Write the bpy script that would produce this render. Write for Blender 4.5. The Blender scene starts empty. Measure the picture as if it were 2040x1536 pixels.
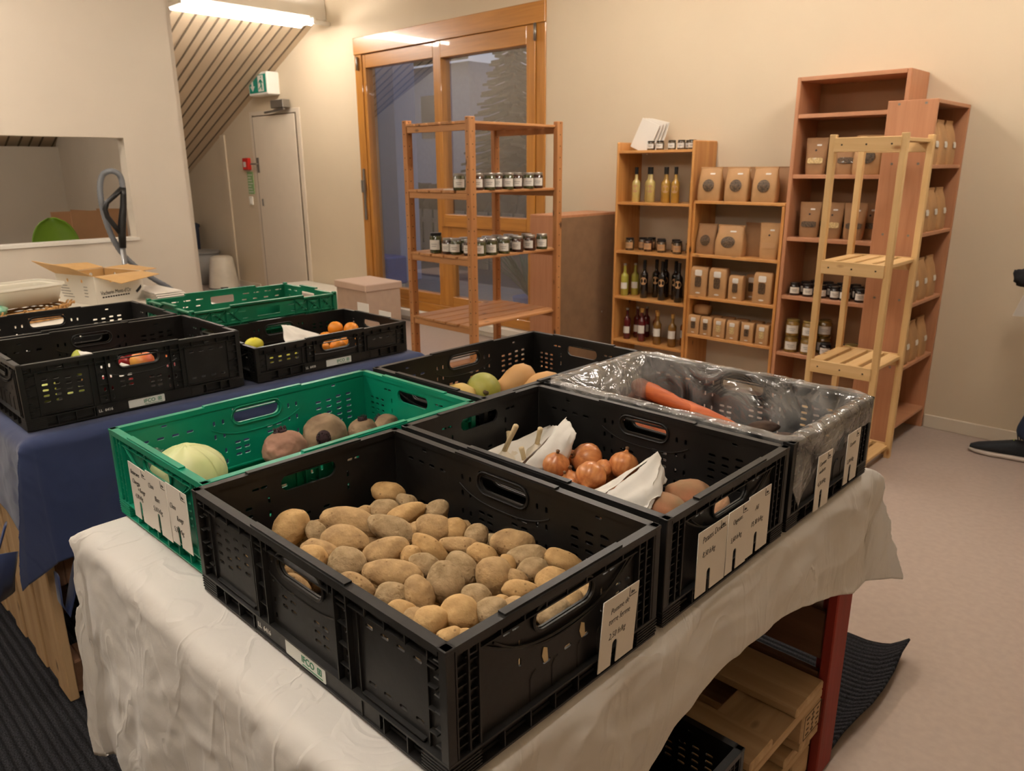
import bpy, bmesh, math, random
from math import sin, cos, pi, radians, sqrt
from mathutils import Vector, Matrix, Euler, noise, Quaternion
SC = bpy.context.scene
COL = SC.collection
# ------------------------------------------------------------ camera
cam_data = bpy.data.cameras.new('camera'); cam = bpy.data.objects.new('camera', cam_data); COL.objects.link(cam)
cam_data.sensor_fit = 'HORIZONTAL'; cam_data.sensor_width = 36.0; cam_data.lens = 26.50
cam.location = (1.11346, -0.43007, 1.45348)
cam.rotation_euler = (radians(73.8654), radians(0.3116), radians(43.9337))
cam_data.clip_start = 0.02; cam_data.clip_end = 200
cam_data.dof.use_dof = True; cam_data.dof.focus_distance = 1.15; cam_data.dof.aperture_fstop = 11
SC.camera = cam
# ------------------------------------------------------------ world: dusk sky
W = bpy.data.worlds.new('dusk'); SC.world = W; W.use_nodes = True
nt = W.node_tree; nt.nodes.clear()
wo = nt.nodes.new('ShaderNodeOutputWorld'); wb = nt.nodes.new('ShaderNodeBackground')
tc = nt.nodes.new('ShaderNodeTexCoord'); sp = nt.nodes.new('ShaderNodeSeparateXYZ'); cr = nt.nodes.new('ShaderNodeValToRGB')
nt.links.new(tc.outputs['Generated'], sp.inputs[0]); nt.links.new(sp.outputs['Z'], cr.inputs[0]); nt.links.new(cr.outputs[0], wb.inputs[0]); nt.links.new(wb.outputs[0], wo.inputs[0])
cr.color_ramp.elements[0].position = 0.0; cr.color_ramp.elements[0].color = (0.28, 0.29, 0.32, 1)
cr.color_ramp.elements[1].position = 0.45; cr.color_ramp.elements[1].color = (0.17, 0.21, 0.34, 1)
wb.inputs[1].default_value = 1.6
SC.view_settings.view_transform = 'Standard'; SC.view_settings.look = 'None'; SC.view_settings.gamma = 1.0
SC.view_settings.exposure = 0.10
LAMP_STRENGTH = 70.0
LAMP_COLOR = (1.0, 0.91, 0.82)

# ------------------------------------------------------------ tags
def tag(o, label=None, cat=None, group=None, kind=None):
    if label: o['label'] = label
    if cat: o['category'] = cat
    if group: o['group'] = group
    if kind: o['kind'] = kind
    return o
def thing(name, label, cat, loc=(0, 0, 0), rz=0.0, group=None):
    o = bpy.data.objects.new(name, None); COL.objects.link(o); o.empty_display_size = 0.05
    o.location = loc; o.rotation_euler = (0, 0, rz)
    return tag(o, label, cat, group)
KIDS = {}
def link(name, me, parent=None):
    o = bpy.data.objects.new(name, me); COL.objects.link(o)
    if parent is not None:
        o.parent = parent; KIDS.setdefault(parent.name, []).append(o)
    return o
def copy_tree(o, parent=None):
    c = o.copy(); COL.objects.link(c)
    if parent is not None:
        c.parent = parent; KIDS.setdefault(parent.name, []).append(c)
    for ch in list(KIDS.get(o.name, [])): copy_tree(ch, c)
    return c
def dup(o, loc, rz=0.0, label=None, group=None):
    c = copy_tree(o); c.location = loc; c.rotation_euler = (0, 0, rz)
    if label: c['label'] = label
    if group: c['group'] = group
    return c

# ------------------------------------------------------------ geometry collector
class G:
    def __init__(s): s.bm = bmesh.new()
    def _xf(s, vs, M):
        if M is not None: bmesh.ops.transform(s.bm, matrix=M, verts=vs)
    def box(s, c, d, M=None, rz=0.0):
        r = bmesh.ops.create_cube(s.bm, size=1.0); vs = r['verts']
        T = Matrix.Translation(c) @ Matrix.Rotation(rz, 4, 'Z') @ Matrix.Diagonal((d[0], d[1], d[2], 1))
        bmesh.ops.transform(s.bm, matrix=T, verts=vs); s._xf(vs, M); return vs
    def b2(s, x0, x1, y0, y1, z0, z1, M=None):
        return s.box(((x0+x1)/2, (y0+y1)/2, (z0+z1)/2), (abs(x1-x0), abs(y1-y0), abs(z1-z0)), M)
    def bar(s, p0, p1, w, t, up=(0, 0, 1)):
        p0 = Vector(p0); p1 = Vector(p1); d = p1-p0; L = d.length; d.normalize(); up = Vector(up)
        a = d.cross(up); 
        if a.length < 1e-5: a = d.cross(Vector((1, 0, 0)))
        a.normalize(); b = a.cross(d).normalized()
        R = Matrix((d, a, b)).transposed().to_4x4()
        vs = bmesh.ops.create_cube(s.bm, size=1.0)['verts']
        bmesh.ops.transform(s.bm, matrix=Matrix.Translation((p0+p1)/2) @ R @ Matrix.Diagonal((L, w, t, 1)), verts=vs)
    def lathe(s, prof, n=20, c=(0, 0, 0), M=None, cap=True):
        rings = []
        for r, z in prof:
            if r < 1e-5: rings.append([s.bm.verts.new((c[0], c[1], c[2]+z))])
            else: rings.append([s.bm.verts.new((c[0]+r*cos(2*pi*i/n), c[1]+r*sin(2*pi*i/n), c[2]+z)) for i in range(n)])
        allv = [v for r in rings for v in r]
        for a, b in zip(rings, rings[1:]):
            for i in range(n):
                j = (i+1) % n
                if len(a) == 1 and len(b) == 1: continue
                if len(a) == 1: s.bm.faces.new((a[0], b[j], b[i]))
                elif len(b) == 1: s.bm.faces.new((a[i], a[j], b[0]))
                else: s.bm.faces.new((a[i], a[j], b[j], b[i]))
        if cap:
            if len(rings[0]) > 1: s.bm.faces.new(list(reversed(rings[0])))
            if len(rings[-1]) > 1: s.bm.faces.new(rings[-1])
        s._xf(allv, M); return allv
    def tube(s, pts, r, n=8, cap=True, flat=1.0):
        pts = [Vector(p) for p in pts]; rings = []
        prev = None
        for i, p in enumerate(pts):
            t = (pts[min(i+1, len(pts)-1)]-pts[max(i-1, 0)]).normalized()
            if prev is None:
                a = t.cross(Vector((0, 0, 1)))
                if a.length < 1e-3: a = t.cross(Vector((1, 0, 0)))
            else:
                a = prev - t*prev.dot(t)
                if a.length < 1e-6: a = t.orthogonal()
            a.normalize(); prev = a; b = t.cross(a)
            rr = r[i] if isinstance(r, (list, tuple)) else r
            rings.append([s.bm.verts.new(p + (a*cos(2*pi*k/n) + b*sin(2*pi*k/n)*flat)*rr) for k in range(n)])
        for a, b in zip(rings, rings[1:]):
            for k in range(n): s.bm.faces.new((a[k], a[(k+1) % n], b[(k+1) % n], b[k]))
        if cap: s.bm.faces.new(list(reversed(rings[0]))); s.bm.faces.new(rings[-1])
    def loft(s, secs, n=24, M=None, cap=True):
        # secs: (z, half_x, half_y, exponent, off_x, off_y)
        rings = []
        for z, hx, hy, e, ox, oy in secs:
            rg = []
            for i in range(n):
                a = 2*pi*i/n; c_, s_ = cos(a), sin(a)
                x = hx*math.copysign(abs(c_)**(2/e), c_); y = hy*math.copysign(abs(s_)**(2/e), s_)
                rg.append(s.bm.verts.new((x+ox, y+oy, z)))
            rings.append(rg)
        for a, b in zip(rings, rings[1:]):
            for i in range(n): s.bm.faces.new((a[i], a[(i+1) % n], b[(i+1) % n], b[i]))
        if cap: s.bm.faces.new(list(reversed(rings[0]))); s.bm.faces.new(rings[-1])
        s._xf([v for r in rings for v in r], M)
    def grid(s, f, nu, nv, wrap=False):
        vs = [[s.bm.verts.new(f(i/(nu if wrap else nu-1), j/(nv-1))) for j in range(nv)] for i in range(nu)]
        for i in range(nu if wrap else nu-1):
            for j in range(nv-1):
                k = (i+1) % nu
                s.bm.faces.new((vs[i][j], vs[k][j], vs[k][j+1], vs[i][j+1]))
        return vs
    def poly(s, pts, d):
        # extrude polygon pts (3d, planar) by vector d
        a = [s.bm.verts.new(p) for p in pts]; b = [s.bm.verts.new(Vector(p)+Vector(d)) for p in pts]; n = len(a)
        s.bm.faces.new(a); s.bm.faces.new(list(reversed(b)))
        for i in range(n): s.bm.faces.new((a[i], b[i], b[(i+1) % n], a[(i+1) % n]))
    def mesh(s, me, M=None):
        k = len(s.bm.verts); s.bm.from_mesh(me); s.bm.verts.ensure_lookup_table()
        s._xf(s.bm.verts[k:], M)
    def blob(s, c, r, sub=3, amp=0.08, fr=2.0, seed=0, M=None, spike=0):
        vs = bmesh.ops.create_icosphere(s.bm, subdivisions=sub, radius=1.0)['verts']
        for v in vs:
            n_ = noise.noise(v.co*fr + Vector((seed*7.3, seed*3.1, seed*1.7)))
            n2 = noise.noise(v.co*fr*3.1 + Vector((seed*2.3, 9, seed)))
            v.co = v.co*(1 + amp*n_ + amp*0.25*n2)
            v.co = Vector((v.co.x*r[0], v.co.y*r[1], v.co.z*r[2]))
        T = Matrix.Translation(c) @ (M if M is not None else Matrix())
        bmesh.ops.transform(s.bm, matrix=T, verts=vs); return vs
    def build(s, name, mat, parent=None, smooth=False, bevel=0.0, solid=0.0, subd=0):
        bmesh.ops.recalc_face_normals(s.bm, faces=s.bm.faces)
        me = bpy.data.meshes.new(name); s.bm.to_mesh(me); s.bm.free()
        if smooth is True: me.polygons.foreach_set('use_smooth', [True]*len(me.polygons))
        elif smooth: me.polygons.foreach_set('use_smooth', [True]*len(me.polygons)); me.set_sharp_from_angle(angle=radians(smooth))
        me.materials.append(mat); me.update()
        o = link(name, me, parent)
        if solid: m = o.modifiers.new('s', 'SOLIDIFY'); m.thickness = solid; m.offset = 0
        if bevel: m = o.modifiers.new('b', 'BEVEL'); m.width = bevel; m.segments = 1; m.limit_method = 'ANGLE'
        if subd: m = o.modifiers.new('d', 'SUBSURF'); m.levels = subd; m.render_levels = subd
        return o
def rr(cx, cy, w, h, r=None, n=4):
    r = min(w, h)/2*0.98 if r is None else r
    out = []
    for qx, qy, a0 in ((1, 1, 0), (-1, 1, 90), (-1, -1, 180), (1, -1, 270)):
        for i in range(n+1):
            a = radians(a0+90*i/n); out.append((cx+qx*(w/2-r)+r*cos(a), cy+qy*(h/2-r)+r*sin(a)))
    return out
def plate(outline, holes, t):
    cu = bpy.data.curves.new('tmp', 'CURVE'); cu.dimensions = '2D'; cu.fill_mode = 'BOTH'; cu.extrude = t/2
    for pl in [outline]+holes:
        sp = cu.splines.new('POLY'); sp.points.add(len(pl)-1); sp.use_cyclic_u = True
        for p, q in zip(sp.points, pl): p.co = (q[0], q[1], 0, 1)
    ob = bpy.data.objects.new('tmp', cu)
    me = bpy.data.meshes.new_from_object(ob); bpy.data.objects.remove(ob); bpy.data.curves.remove(cu)
    return me
def textmesh(body, size, shear=0.0, align='LEFT', ext=0.0002, off=0.0, line=1.0, bold=0):
    cu = bpy.data.curves.new('tmp', 'FONT'); cu.body = body; cu.size = size; cu.shear = shear; cu.align_x = align
    cu.extrude = ext; cu.offset = off; cu.space_line = line; cu.resolution_u = 3
    ob = bpy.data.objects.new('tmp', cu); me = bpy.data.meshes.new_from_object(ob)
    bpy.data.objects.remove(ob); bpy.data.curves.remove(cu); return me
def frame(o, ux, uy):
    # matrix taking local (x,y,0) onto origin o with in-plane axes ux, uy
    ux = Vector(ux).normalized(); uy = Vector(uy).normalized(); uz = ux.cross(uy)
    m = Matrix((ux, uy, uz)).transposed().to_4x4(); m.translation = Vector(o); return m

# ------------------------------------------------------------ materials
MATS = {}
def nodes(name):
    m = bpy.data.materials.new(name); m.use_nodes = True; n = m.node_tree; b = n.nodes['Principled BSDF']; MATS[name] = m
    return m, n, b
def setb(b, **k):
    for a, v in k.items(): b.inputs[a.replace('_', ' ')].default_value = v
def rgb(h):
    c = [int(h[i:i+2], 16)/255 for i in (0, 2, 4)]
    return tuple((x/12.92 if x <= .04045 else ((x+.055)/1.055)**2.4) for x in c)+(1,)
def pm(name, col, rough=0.6, metal=0.0, noise_amt=0.12, scale=8.0, bump=0.0, bscale=60.0, spec=0.5, col2=None, sss=0, stretch=None, detail=4.0, trans=0.0, alpha=1.0, ior=1.45, lo=0.35, hi=0.65, coat=0.0, sheen=0.0):
    m, n, b = nodes(name); c = rgb(col) if isinstance(col, str) else tuple(col)+(1,) if len(col) == 3 else col
    if isinstance(col2, str): c2 = rgb(col2)
    else: c2 = tuple(max(0, min(1, v*(1-noise_amt))) for v in c[:3])+(1,)
    tx = n.nodes.new('ShaderNodeTexCoord'); mp = n.nodes.new('ShaderNodeMapping'); n.links.new(tx.outputs['Object'], mp.inputs[0])
    if stretch: mp.inputs['Scale'].default_value = stretch
    ns = n.nodes.new('ShaderNodeTexNoise'); ns.inputs['Scale'].default_value = scale; ns.inputs['Detail'].default_value = detail
    n.links.new(mp.outputs[0], ns.inputs[0])
    rp = n.nodes.new('ShaderNodeValToRGB'); rp.color_ramp.elements[0].position = lo; rp.color_ramp.elements[1].position = hi
    rp.color_ramp.elements[0].color = c2; rp.color_ramp.elements[1].color = c
    n.links.new(ns.outputs['Fac'], rp.inputs[0]); n.links.new(rp.outputs[0], b.inputs['Base Color'])
    setb(b, Roughness=rough, Metallic=metal, Specular_IOR_Level=spec, IOR=ior, Alpha=alpha)
    b.inputs['Transmission Weight'].default_value = trans; b.inputs['Coat Weight'].default_value = coat; b.inputs['Sheen Weight'].default_value = sheen
    if sss: b.inputs['Subsurface Weight'].default_value = sss; b.inputs['Subsurface Scale'].default_value = 0.01
    if bump:
        nb = n.nodes.new('ShaderNodeTexNoise'); nb.inputs['Scale'].default_value = bscale; nb.inputs['Detail'].default_value = 6
        n.links.new(mp.outputs[0], nb.inputs[0])
        bp = n.nodes.new('ShaderNodeBump'); bp.inputs['Strength'].default_value = bump; bp.inputs['Distance'].default_value = 0.004
        n.links.new(nb.outputs['Fac'], bp.inputs['Height']); n.links.new(bp.outputs[0], b.inputs['Normal'])
    return m
def wood(name, c1, c2, axis='z', scale=14.0, rough=0.45, knots=True, kn='3a1e0c', coat=0.0):
    m, n, b = nodes(name)
    tx = n.nodes.new('ShaderNodeTexCoord'); mp = n.nodes.new('ShaderNodeMapping'); n.links.new(tx.outputs['Object'], mp.inputs[0])
    st = {'x': (0.06, 1, 1), 'y': (1, 0.06, 1), 'z': (1, 1, 0.06)}[axis]
    mp.inputs['Scale'].default_value = st
    ns = n.nodes.new('ShaderNodeTexNoise'); ns.inputs['Scale'].default_value = scale*3; ns.inputs['Detail'].default_value = 5; ns.inputs['Distortion'].default_value = 0.6
    n.links.new(mp.outputs[0], ns.inputs[0])
    rp = n.nodes.new('ShaderNodeValToRGB'); rp.color_ramp.elements[0].position = 0.3; rp.color_ramp.elements[1].position = 0.7
    rp.color_ramp.elements[0].color = rgb(c2); rp.color_ramp.elements[1].color = rgb(c1); n.links.new(ns.outputs['Fac'], rp.inputs[0])
    out = rp.outputs[0]
    if knots:
        m2 = n.nodes.new('ShaderNodeMapping'); n.links.new(tx.outputs['Object'], m2.inputs[0])
        m2.inputs['Scale'].default_value = {'x': (0.45, 1, 1), 'y': (1, 0.45, 1), 'z': (1, 1, 0.45)}[axis]
        vo = n.nodes.new('ShaderNodeTexVoronoi'); vo.inputs['Scale'].default_value = 11; n.links.new(m2.outputs[0], vo.inputs[0])
        r2 = n.nodes.new('ShaderNodeValToRGB'); r2.color_ramp.elements[0].position = 0.05; r2.color_ramp.elements[1].position = 0.14
        r2.color_ramp.elements[0].color = (1, 1, 1, 1); r2.color_ramp.elements[1].color = (0, 0, 0, 1); n.links.new(vo.outputs['Distance'], r2.inputs[0])
        mx = n.nodes.new('ShaderNodeMixRGB'); mx.inputs[2].default_value = rgb(kn); n.links.new(r2.outputs[0], mx.inputs[0]); n.links.new(out, mx.inputs[1]); out = mx.outputs[0]
    n.links.new(out, b.inputs['Base Color']); setb(b, Roughness=rough); b.inputs['Coat Weight'].default_value = coat
    bp = n.nodes.new('ShaderNodeBump'); bp.inputs['Strength'].default_value = 0.15; bp.inputs['Distance'].default_value = 0.002
    n.links.new(ns.outputs['Fac'], bp.inputs['Height']); n.links.new(bp.outputs[0], b.inputs['Normal'])
    return m
def emis(name, col, s):
    m, n, b = nodes(name); setb(b, Base_Color=(0.8, 0.8, 0.8, 1)); b.inputs['Emission Color'].default_value = tuple(col)+(1,); b.inputs['Emission Strength'].default_value = s
    return m
M = MATS
pm('wall_paint', 'd3c3a9', 0.75, noise_amt=0.03, scale=2, bump=0.05, bscale=200)
pm('partition_paint', 'd3c8b7', 0.75, noise_amt=0.04, scale=2)
pm('ceiling_paint', 'e0d8ca', 0.8, noise_amt=0.03)
pm('floor_vinyl', 'ab9b90', 0.33, noise_amt=0.08, scale=40, spec=0.35)
pm('baseboard_paint', 'd8ccb8', 0.5, noise_amt=0.02)
pm('door_paint', 'd9ccb9', 0.5, noise_amt=0.02)
pm('board_paint', 'cdb99d', 0.5, noise_amt=0.10, scale=3, stretch=(0.2, 1, 1))
pm('groove', '6d5f4f', 0.9, noise_amt=0.1)
pm('white_plastic', 'e8e4da', 0.35, noise_amt=0.02)
pm('white_paint', 'e2dccf', 0.5, noise_amt=0.03)
pm('grey_metal', '8e8a84', 0.35, metal=0.8, noise_amt=0.05)
pm('dark_metal', '2c2926', 0.4, metal=0.6, noise_amt=0.05)
wood('window_wood', 'bc8136', 'a36a26', 'z', 10, 0.35, knots=False, coat=0.3)
wood('window_wood_x', 'bc8136', 'a36a26', 'x', 10, 0.35, knots=False, coat=0.3)
wood('pine_z', 'cf9858', 'b97d3f', 'z', 12, 0.4, coat=0.2)
wood('pine_x', 'd09a5c', 'bb8042', 'x', 12, 0.4, coat=0.2)
wood('rack_z', 'ba8453', 'a2693a', 'z', 12, 0.5)
wood('rack_y', 'bd8a5a', 'a67040', 'y', 12, 0.5)
wood('rack_x', 'bd8a5a', 'a67040', 'x', 12, 0.5)
wood('spruce_z', 'd9b782', 'c9a26a', 'z', 10, 0.5, kn='9a6a38')
wood('spruce_x', 'dbb985', 'caa46d', 'x', 10, 0.5, kn='9a6a38')
wood('spruce_y', 'dbb985', 'caa46d', 'y', 10, 0.5, kn='9a6a38')
wood('beech', 'bd8763', 'b07a57', 'z', 16, 0.45, knots=False)
wood('beech_x', 'bd8763', 'b07a57', 'x', 16, 0.45, knots=False)
pm('beech_back', 'a07650', 0.6, noise_amt=0.08, scale=3)
pm('hardboard', '8a6c50', 0.7, noise_amt=0.14, scale=14, bump=0.1)
wood('pallet_z', 'c2a47c', 'a98a62', 'z', 8, 0.8)
wood('pallet_x', 'bfa17a', 'a3845e', 'x', 8, 0.8)
wood('pallet_y', 'bfa17a', 'a3845e', 'y', 8, 0.8)
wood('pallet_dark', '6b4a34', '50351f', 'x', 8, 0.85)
pm('pallet_red', 'a02a1c', 0.7, noise_amt=0.35, scale=6, bump=0.3, stretch=(1, 1, 0.15), col2='6d2416')
pm('black_plastic', '171615', 0.40, noise_amt=0.25, scale=7, bump=0.06, bscale=90, col2='0f0e0c', spec=0.5)
pm('dusty_plastic', '1b1a19', 0.45, scale=9, bump=0.08, bscale=70, col2='11100e', spec=0.5)
pm('green_plastic', '068466', 0.38, noise_amt=0.12, scale=6, col2='057457')
pm('green_plastic_dark', '13714f', 0.42, noise_amt=0.12, scale=6, col2='0e6243')
pm('sticker_white', 'd9dcd6', 0.4, noise_amt=0.05)
pm('print_green', '1d7a55', 0.5); pm('print_white', 'c9c6c0', 0.6); pm('print_black', '1d1a1a', 0.6); pm('print_grey', '6e6a66', 0.6)
pm('card_white', 'ded8cd', 0.45, noise_amt=0.03)
pm('potato_skin', 'c9a878', 0.8, scale=34, bump=0.7, bscale=150, col2='8f724f', lo=0.3, hi=0.7, spec=0.3)
pm('potato_skin_light', 'd3ae78', 0.75, scale=30, bump=0.6, bscale=130, col2='a07e50', lo=0.3, hi=0.65, spec=0.3)
pm('potato_skin_grey', 'c0a680', 0.85, scale=38, bump=0.8, bscale=160, col2='86704f', lo=0.3, hi=0.7, spec=0.25)

# speckled potato skins: add small dark eyes
for nm in ('potato_skin', 'potato_skin_light', 'potato_skin_grey'):
    n = M[nm].node_tree; b = n.nodes['Principled BSDF']; src = b.inputs['Base Color'].links[0].from_socket
    vo = n.nodes.new('ShaderNodeTexVoronoi'); vo.inputs['Scale'].default_value = 75
    tx = [q for q in n.nodes if q.type == 'TEX_COORD'][0]; n.links.new(tx.outputs['Object'], vo.inputs[0])
    r2 = n.nodes.new('ShaderNodeValToRGB'); r2.color_ramp.elements[0].position = 0.06; r2.color_ramp.elements[1].position = 0.17
    r2.color_ramp.elements[0].color = (0.75, 0.75, 0.75, 1); r2.color_ramp.elements[1].color = (0, 0, 0, 1); n.links.new(vo.outputs['Distance'], r2.inputs[0])
    mx = n.nodes.new('ShaderNodeMixRGB'); mx.inputs[2].default_value = rgb('6a4c2e'); n.links.new(r2.outputs[0], mx.inputs[0]); n.links.new(src, mx.inputs[1]); n.links.new(mx.outputs[0], b.inputs['Base Color'])
pm('cloth_white', 'cdc9c2', 0.7, noise_amt=0.05, scale=5, bump=0.55, bscale=16, sheen=0.2)
pm('cloth_blue', '25335a', 0.8, noise_amt=0.12, scale=5, bump=0.2, bscale=30, sheen=0.2)
pm('tissue', 'ded9cf', 0.6, noise_amt=0.04, bump=0.2, bscale=40)
pm('mat_carpet', '3a3a3e', 0.95, scale=260, col2='151517', bump=0.6, bscale=250, spec=0.1)
def kraftlike(): pass
pm('kraft', 'b3895c', 0.6, noise_amt=0.08, scale=20, bump=0.25, bscale=40)
pm('kraft_dark', '946d48', 0.65, noise_amt=0.10, scale=20, bump=0.25, bscale=40)
pm('seed_window', '6d5740', 0.3, scale=170, col2='2d2118', bump=0.3, bscale=170, coat=0.6)
pm('pale_window', 'd9bf8a', 0.3, scale=150, col2='a88d5c', coat=0.5)
pm('label_white', 'dcd6cc', 0.5, noise_amt=0.04)
pm('label_kraft', 'b58c62', 0.6, noise_amt=0.06)
pm('glass_lemon', 'a8a244', 0.12, noise_amt=0.1, coat=0.6)
pm('glass_cordial', 'b38a3a', 0.12, noise_amt=0.15, coat=0.6)
pm('glass_pale', 'c6b06c', 0.12, noise_amt=0.15, coat=0.6)
pm('glass_black', '0f0b0b', 0.1, noise_amt=0.1, coat=0.6)
pm('glass_red', '5a1216', 0.1, noise_amt=0.2, coat=0.6)
pm('glass_orange', '8a4620', 0.1, noise_amt=0.2, coat=0.6)
pm('glass_amber', '7e5a26', 0.1, noise_amt=0.2, coat=0.6)
pm('glass_clear', 'b4ac9a', 0.08, noise_amt=0.05, coat=0.6)
pm('jar_olive', '4b4a25', 0.12, scale=90, col2='2a2a16', coat=0.6)
pm('jar_dark', '1c1012', 0.12, noise_amt=0.2, coat=0.6)
pm('jar_brown', '4b2a1c', 0.12, scale=60, col2='2e1a12', coat=0.6)
pm('jar_mustard', '8a6a2e', 0.12, scale=60, col2='6a4f20', coat=0.6)
pm('jar_spice', '5c4a34', 0.12, scale=120, col2='33291c', coat=0.6)
pm('lid_silver', 'b4b0a8', 0.3, metal=0.7, noise_amt=0.04)
pm('lid_black', '191818', 0.35); pm('lid_gold', 'a0894e', 0.3, metal=0.6); pm('cork_gold', 'c89b52', 0.5)
pm('onion_skin', 'd9965c', 0.33, scale=110, col2='ad6236', stretch=(1, 1, 0.06), lo=0.25, hi=0.7, coat=0.2, detail=2.0)
pm('onion_dry', '8d6a45', 0.7, scale=30, col2='5a3e28')
pm('garlic_skin', 'd8cdb8', 0.6, noise_amt=0.12, scale=20)
pm('garlic_stem', 'c9b48c', 0.7, noise_amt=0.15, scale=30, stretch=(1, 1, .2))
pm('sweet_potato', 'bb8260', 0.8, scale=14, col2='9c8260', bump=0.4, bscale=40)
pm('beet_skin', 'a67c68', 0.85, scale=10, col2='7c5c4a', bump=0.4, bscale=60)
pm('beet_dirty', '9c8468', 0.85, scale=12, col2='6a5440', bump=0.4, bscale=60)
pm('beet_crown', '3a2226', 0.8, scale=40, col2='241517')
pm('cabbage_leaf', 'dcdaa8', 0.5, scale=9, col2='bcc684', bump=0.3, bscale=14)
pm('butternut', 'c99a62', 0.6, noise_amt=0.1, scale=10)
pm('squash_green', 'a8a24a', 0.5, scale=18, col2='8c9040', bump=0.2)
pm('squash_pale', 'd6b66a', 0.55, noise_amt=0.1)
pm('carrot_skin', 'cc6a35', 0.55, scale=30, col2='b5562a', bump=0.3, bscale=60, stretch=(0.3, 2, 2))
pm('carrot_top', '77773f', 0.8, scale=40, col2='5a4a2c')
pm('purple_carrot', '5a4638', 0.85, scale=20, col2='3c2c26', bump=0.3)
pm('orange_peel', 'e08a1e', 0.45, noise_amt=0.06, bump=0.15, bscale=150)
pm('lemon_peel', 'd8cf42', 0.45, noise_amt=0.08, bump=0.15, bscale=120)
pm('apple_yellow', 'dda04c', 0.35, scale=6, col2='c8603a', lo=0.4, hi=0.6)
pm('apple_red', '9c1f24', 0.3, noise_amt=0.3, scale=6)
pm('pear_green', 'b3b94a', 0.45, noise_amt=0.1)
pm('stem_brown', '4a3a22', 0.8)
pm('wrapper_green', '9fc7a8', 0.35, scale=20, col2='6fae92', bump=0.5, bscale=25)
pm('wicker', 'c79a5e', 0.6, scale=60, col2='8f6434', bump=0.5, bscale=70)
pm('tub_plastic', 'd6d0bf', 0.35, noise_amt=0.02, alpha=0.92)
pm('box_white', 'd8d2c4', 0.55, noise_amt=0.03)
pm('box_brown', 'b9925c', 0.7, noise_amt=0.08, scale=20)
pm('cardboard', 'b48a66', 0.75, noise_amt=0.08, scale=6)
pm('box_taupe', 'bfa690', 0.8, scale=12, noise_amt=0.08, bump=0.1)
pm('lid_taupe', 'c9ae98', 0.6, noise_amt=0.03)
pm('chair_green', '77a02c', 0.4, noise_amt=0.06)
pm('vacuum_black', '191919', 0.35); pm('hose_grey', '6f7276', 0.45, noise_amt=0.05); pm('pipe_grey', '8f8f90', 0.3, metal=0.7)
pm('bin_navy', '2a3040', 0.5); pm('bin_grey', '8b8781', 0.5); pm('bin_white', 'dcd2bf', 0.35)
pm('sign_green', '0b7f6b', 0.4, noise_amt=0.02); pm('alarm_red', 'c0271d', 0.4, noise_amt=0.03); pm('label_green', '8cb278', 0.6, noise_amt=0.15, scale=60)
pm('jeans', '27344c', 0.9, noise_amt=0.2, scale=60, bump=0.3, bscale=40)
pm('jacket', '1f2023', 0.8, noise_amt=0.2, scale=30, bump=0.2)
pm('shoe_fabric', '24272b', 0.8, noise_amt=0.2, scale=90, bump=0.3, bscale=200)
pm('shoe_sole', 'c3b6ab', 0.6, noise_amt=0.06); pm('lace_lime', 'b9c655', 0.6)
pm('skin', 'c08e70', 0.5, noise_amt=0.06, sss=0.1); pm('hair', '2e2018', 0.6, noise_amt=0.2)
pm('ext_wall', '9aa2ad', 0.8, noise_amt=0.08); pm('ext_pillar', 'aab4c4', 0.7, noise_amt=0.04); pm('ext_blue', '2c5aa0', 0.5)
pm('ext_ground', '3d3f40', 0.9, noise_amt=0.2); pm('conifer', '26382c', 0.9, scale=20, col2='141d18'); pm('hedge', '1e3028', 0.9, scale=14, col2='101a18')
pm('leaf', '3c5a3a', 0.7, noise_amt=0.3); pm('ext_fence', '8a8474', 0.8)
# creases on the white cloth
n = M['cloth_white'].node_tree; b = n.nodes['Principled BSDF']; b0 = [q for q in n.nodes if q.type == 'BUMP'][0]; tx = [q for q in n.nodes if q.type == 'TEX_COORD'][0]
mp2 = n.nodes.new('ShaderNodeMapping'); mp2.inputs['Scale'].default_value = (1.0, 1.0, 0.45); mp2.inputs['Rotation'].default_value = (0.3, 0.2, 0.7); n.links.new(tx.outputs['Object'], mp2.inputs[0])
nn = n.nodes.new('ShaderNodeTexNoise'); nn.inputs['Scale'].default_value = 7.5; nn.inputs['Detail'].default_value = 2.5; nn.inputs['Distortion'].default_value = 1.3; n.links.new(mp2.outputs[0], nn.inputs[0])
ab_ = n.nodes.new('ShaderNodeMath'); ab_.operation = 'SUBTRACT'; ab_.inputs[1].default_value = 0.5; n.links.new(nn.outputs['Fac'], ab_.inputs[0])
ab2 = n.nodes.new('ShaderNodeMath'); ab2.operation = 'ABSOLUTE'; n.links.new(ab_.outputs[0], ab2.inputs[0])
ab3 = n.nodes.new('ShaderNodeMath'); ab3.operation = 'MINIMUM'; ab3.inputs[1].default_value = 0.05; n.links.new(ab2.outputs[0], ab3.inputs[0])
b9 = n.nodes.new('ShaderNodeBump'); b9.inputs['Strength'].default_value = 0.42; b9.inputs['Distance'].default_value = 0.06; b9.invert = True
n.links.new(ab3.outputs[0], b9.inputs['Height']); n.links.new(b0.outputs[0], b9.inputs['Normal']); n.links.new(b9.outputs[0], b.inputs['Normal'])
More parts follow.
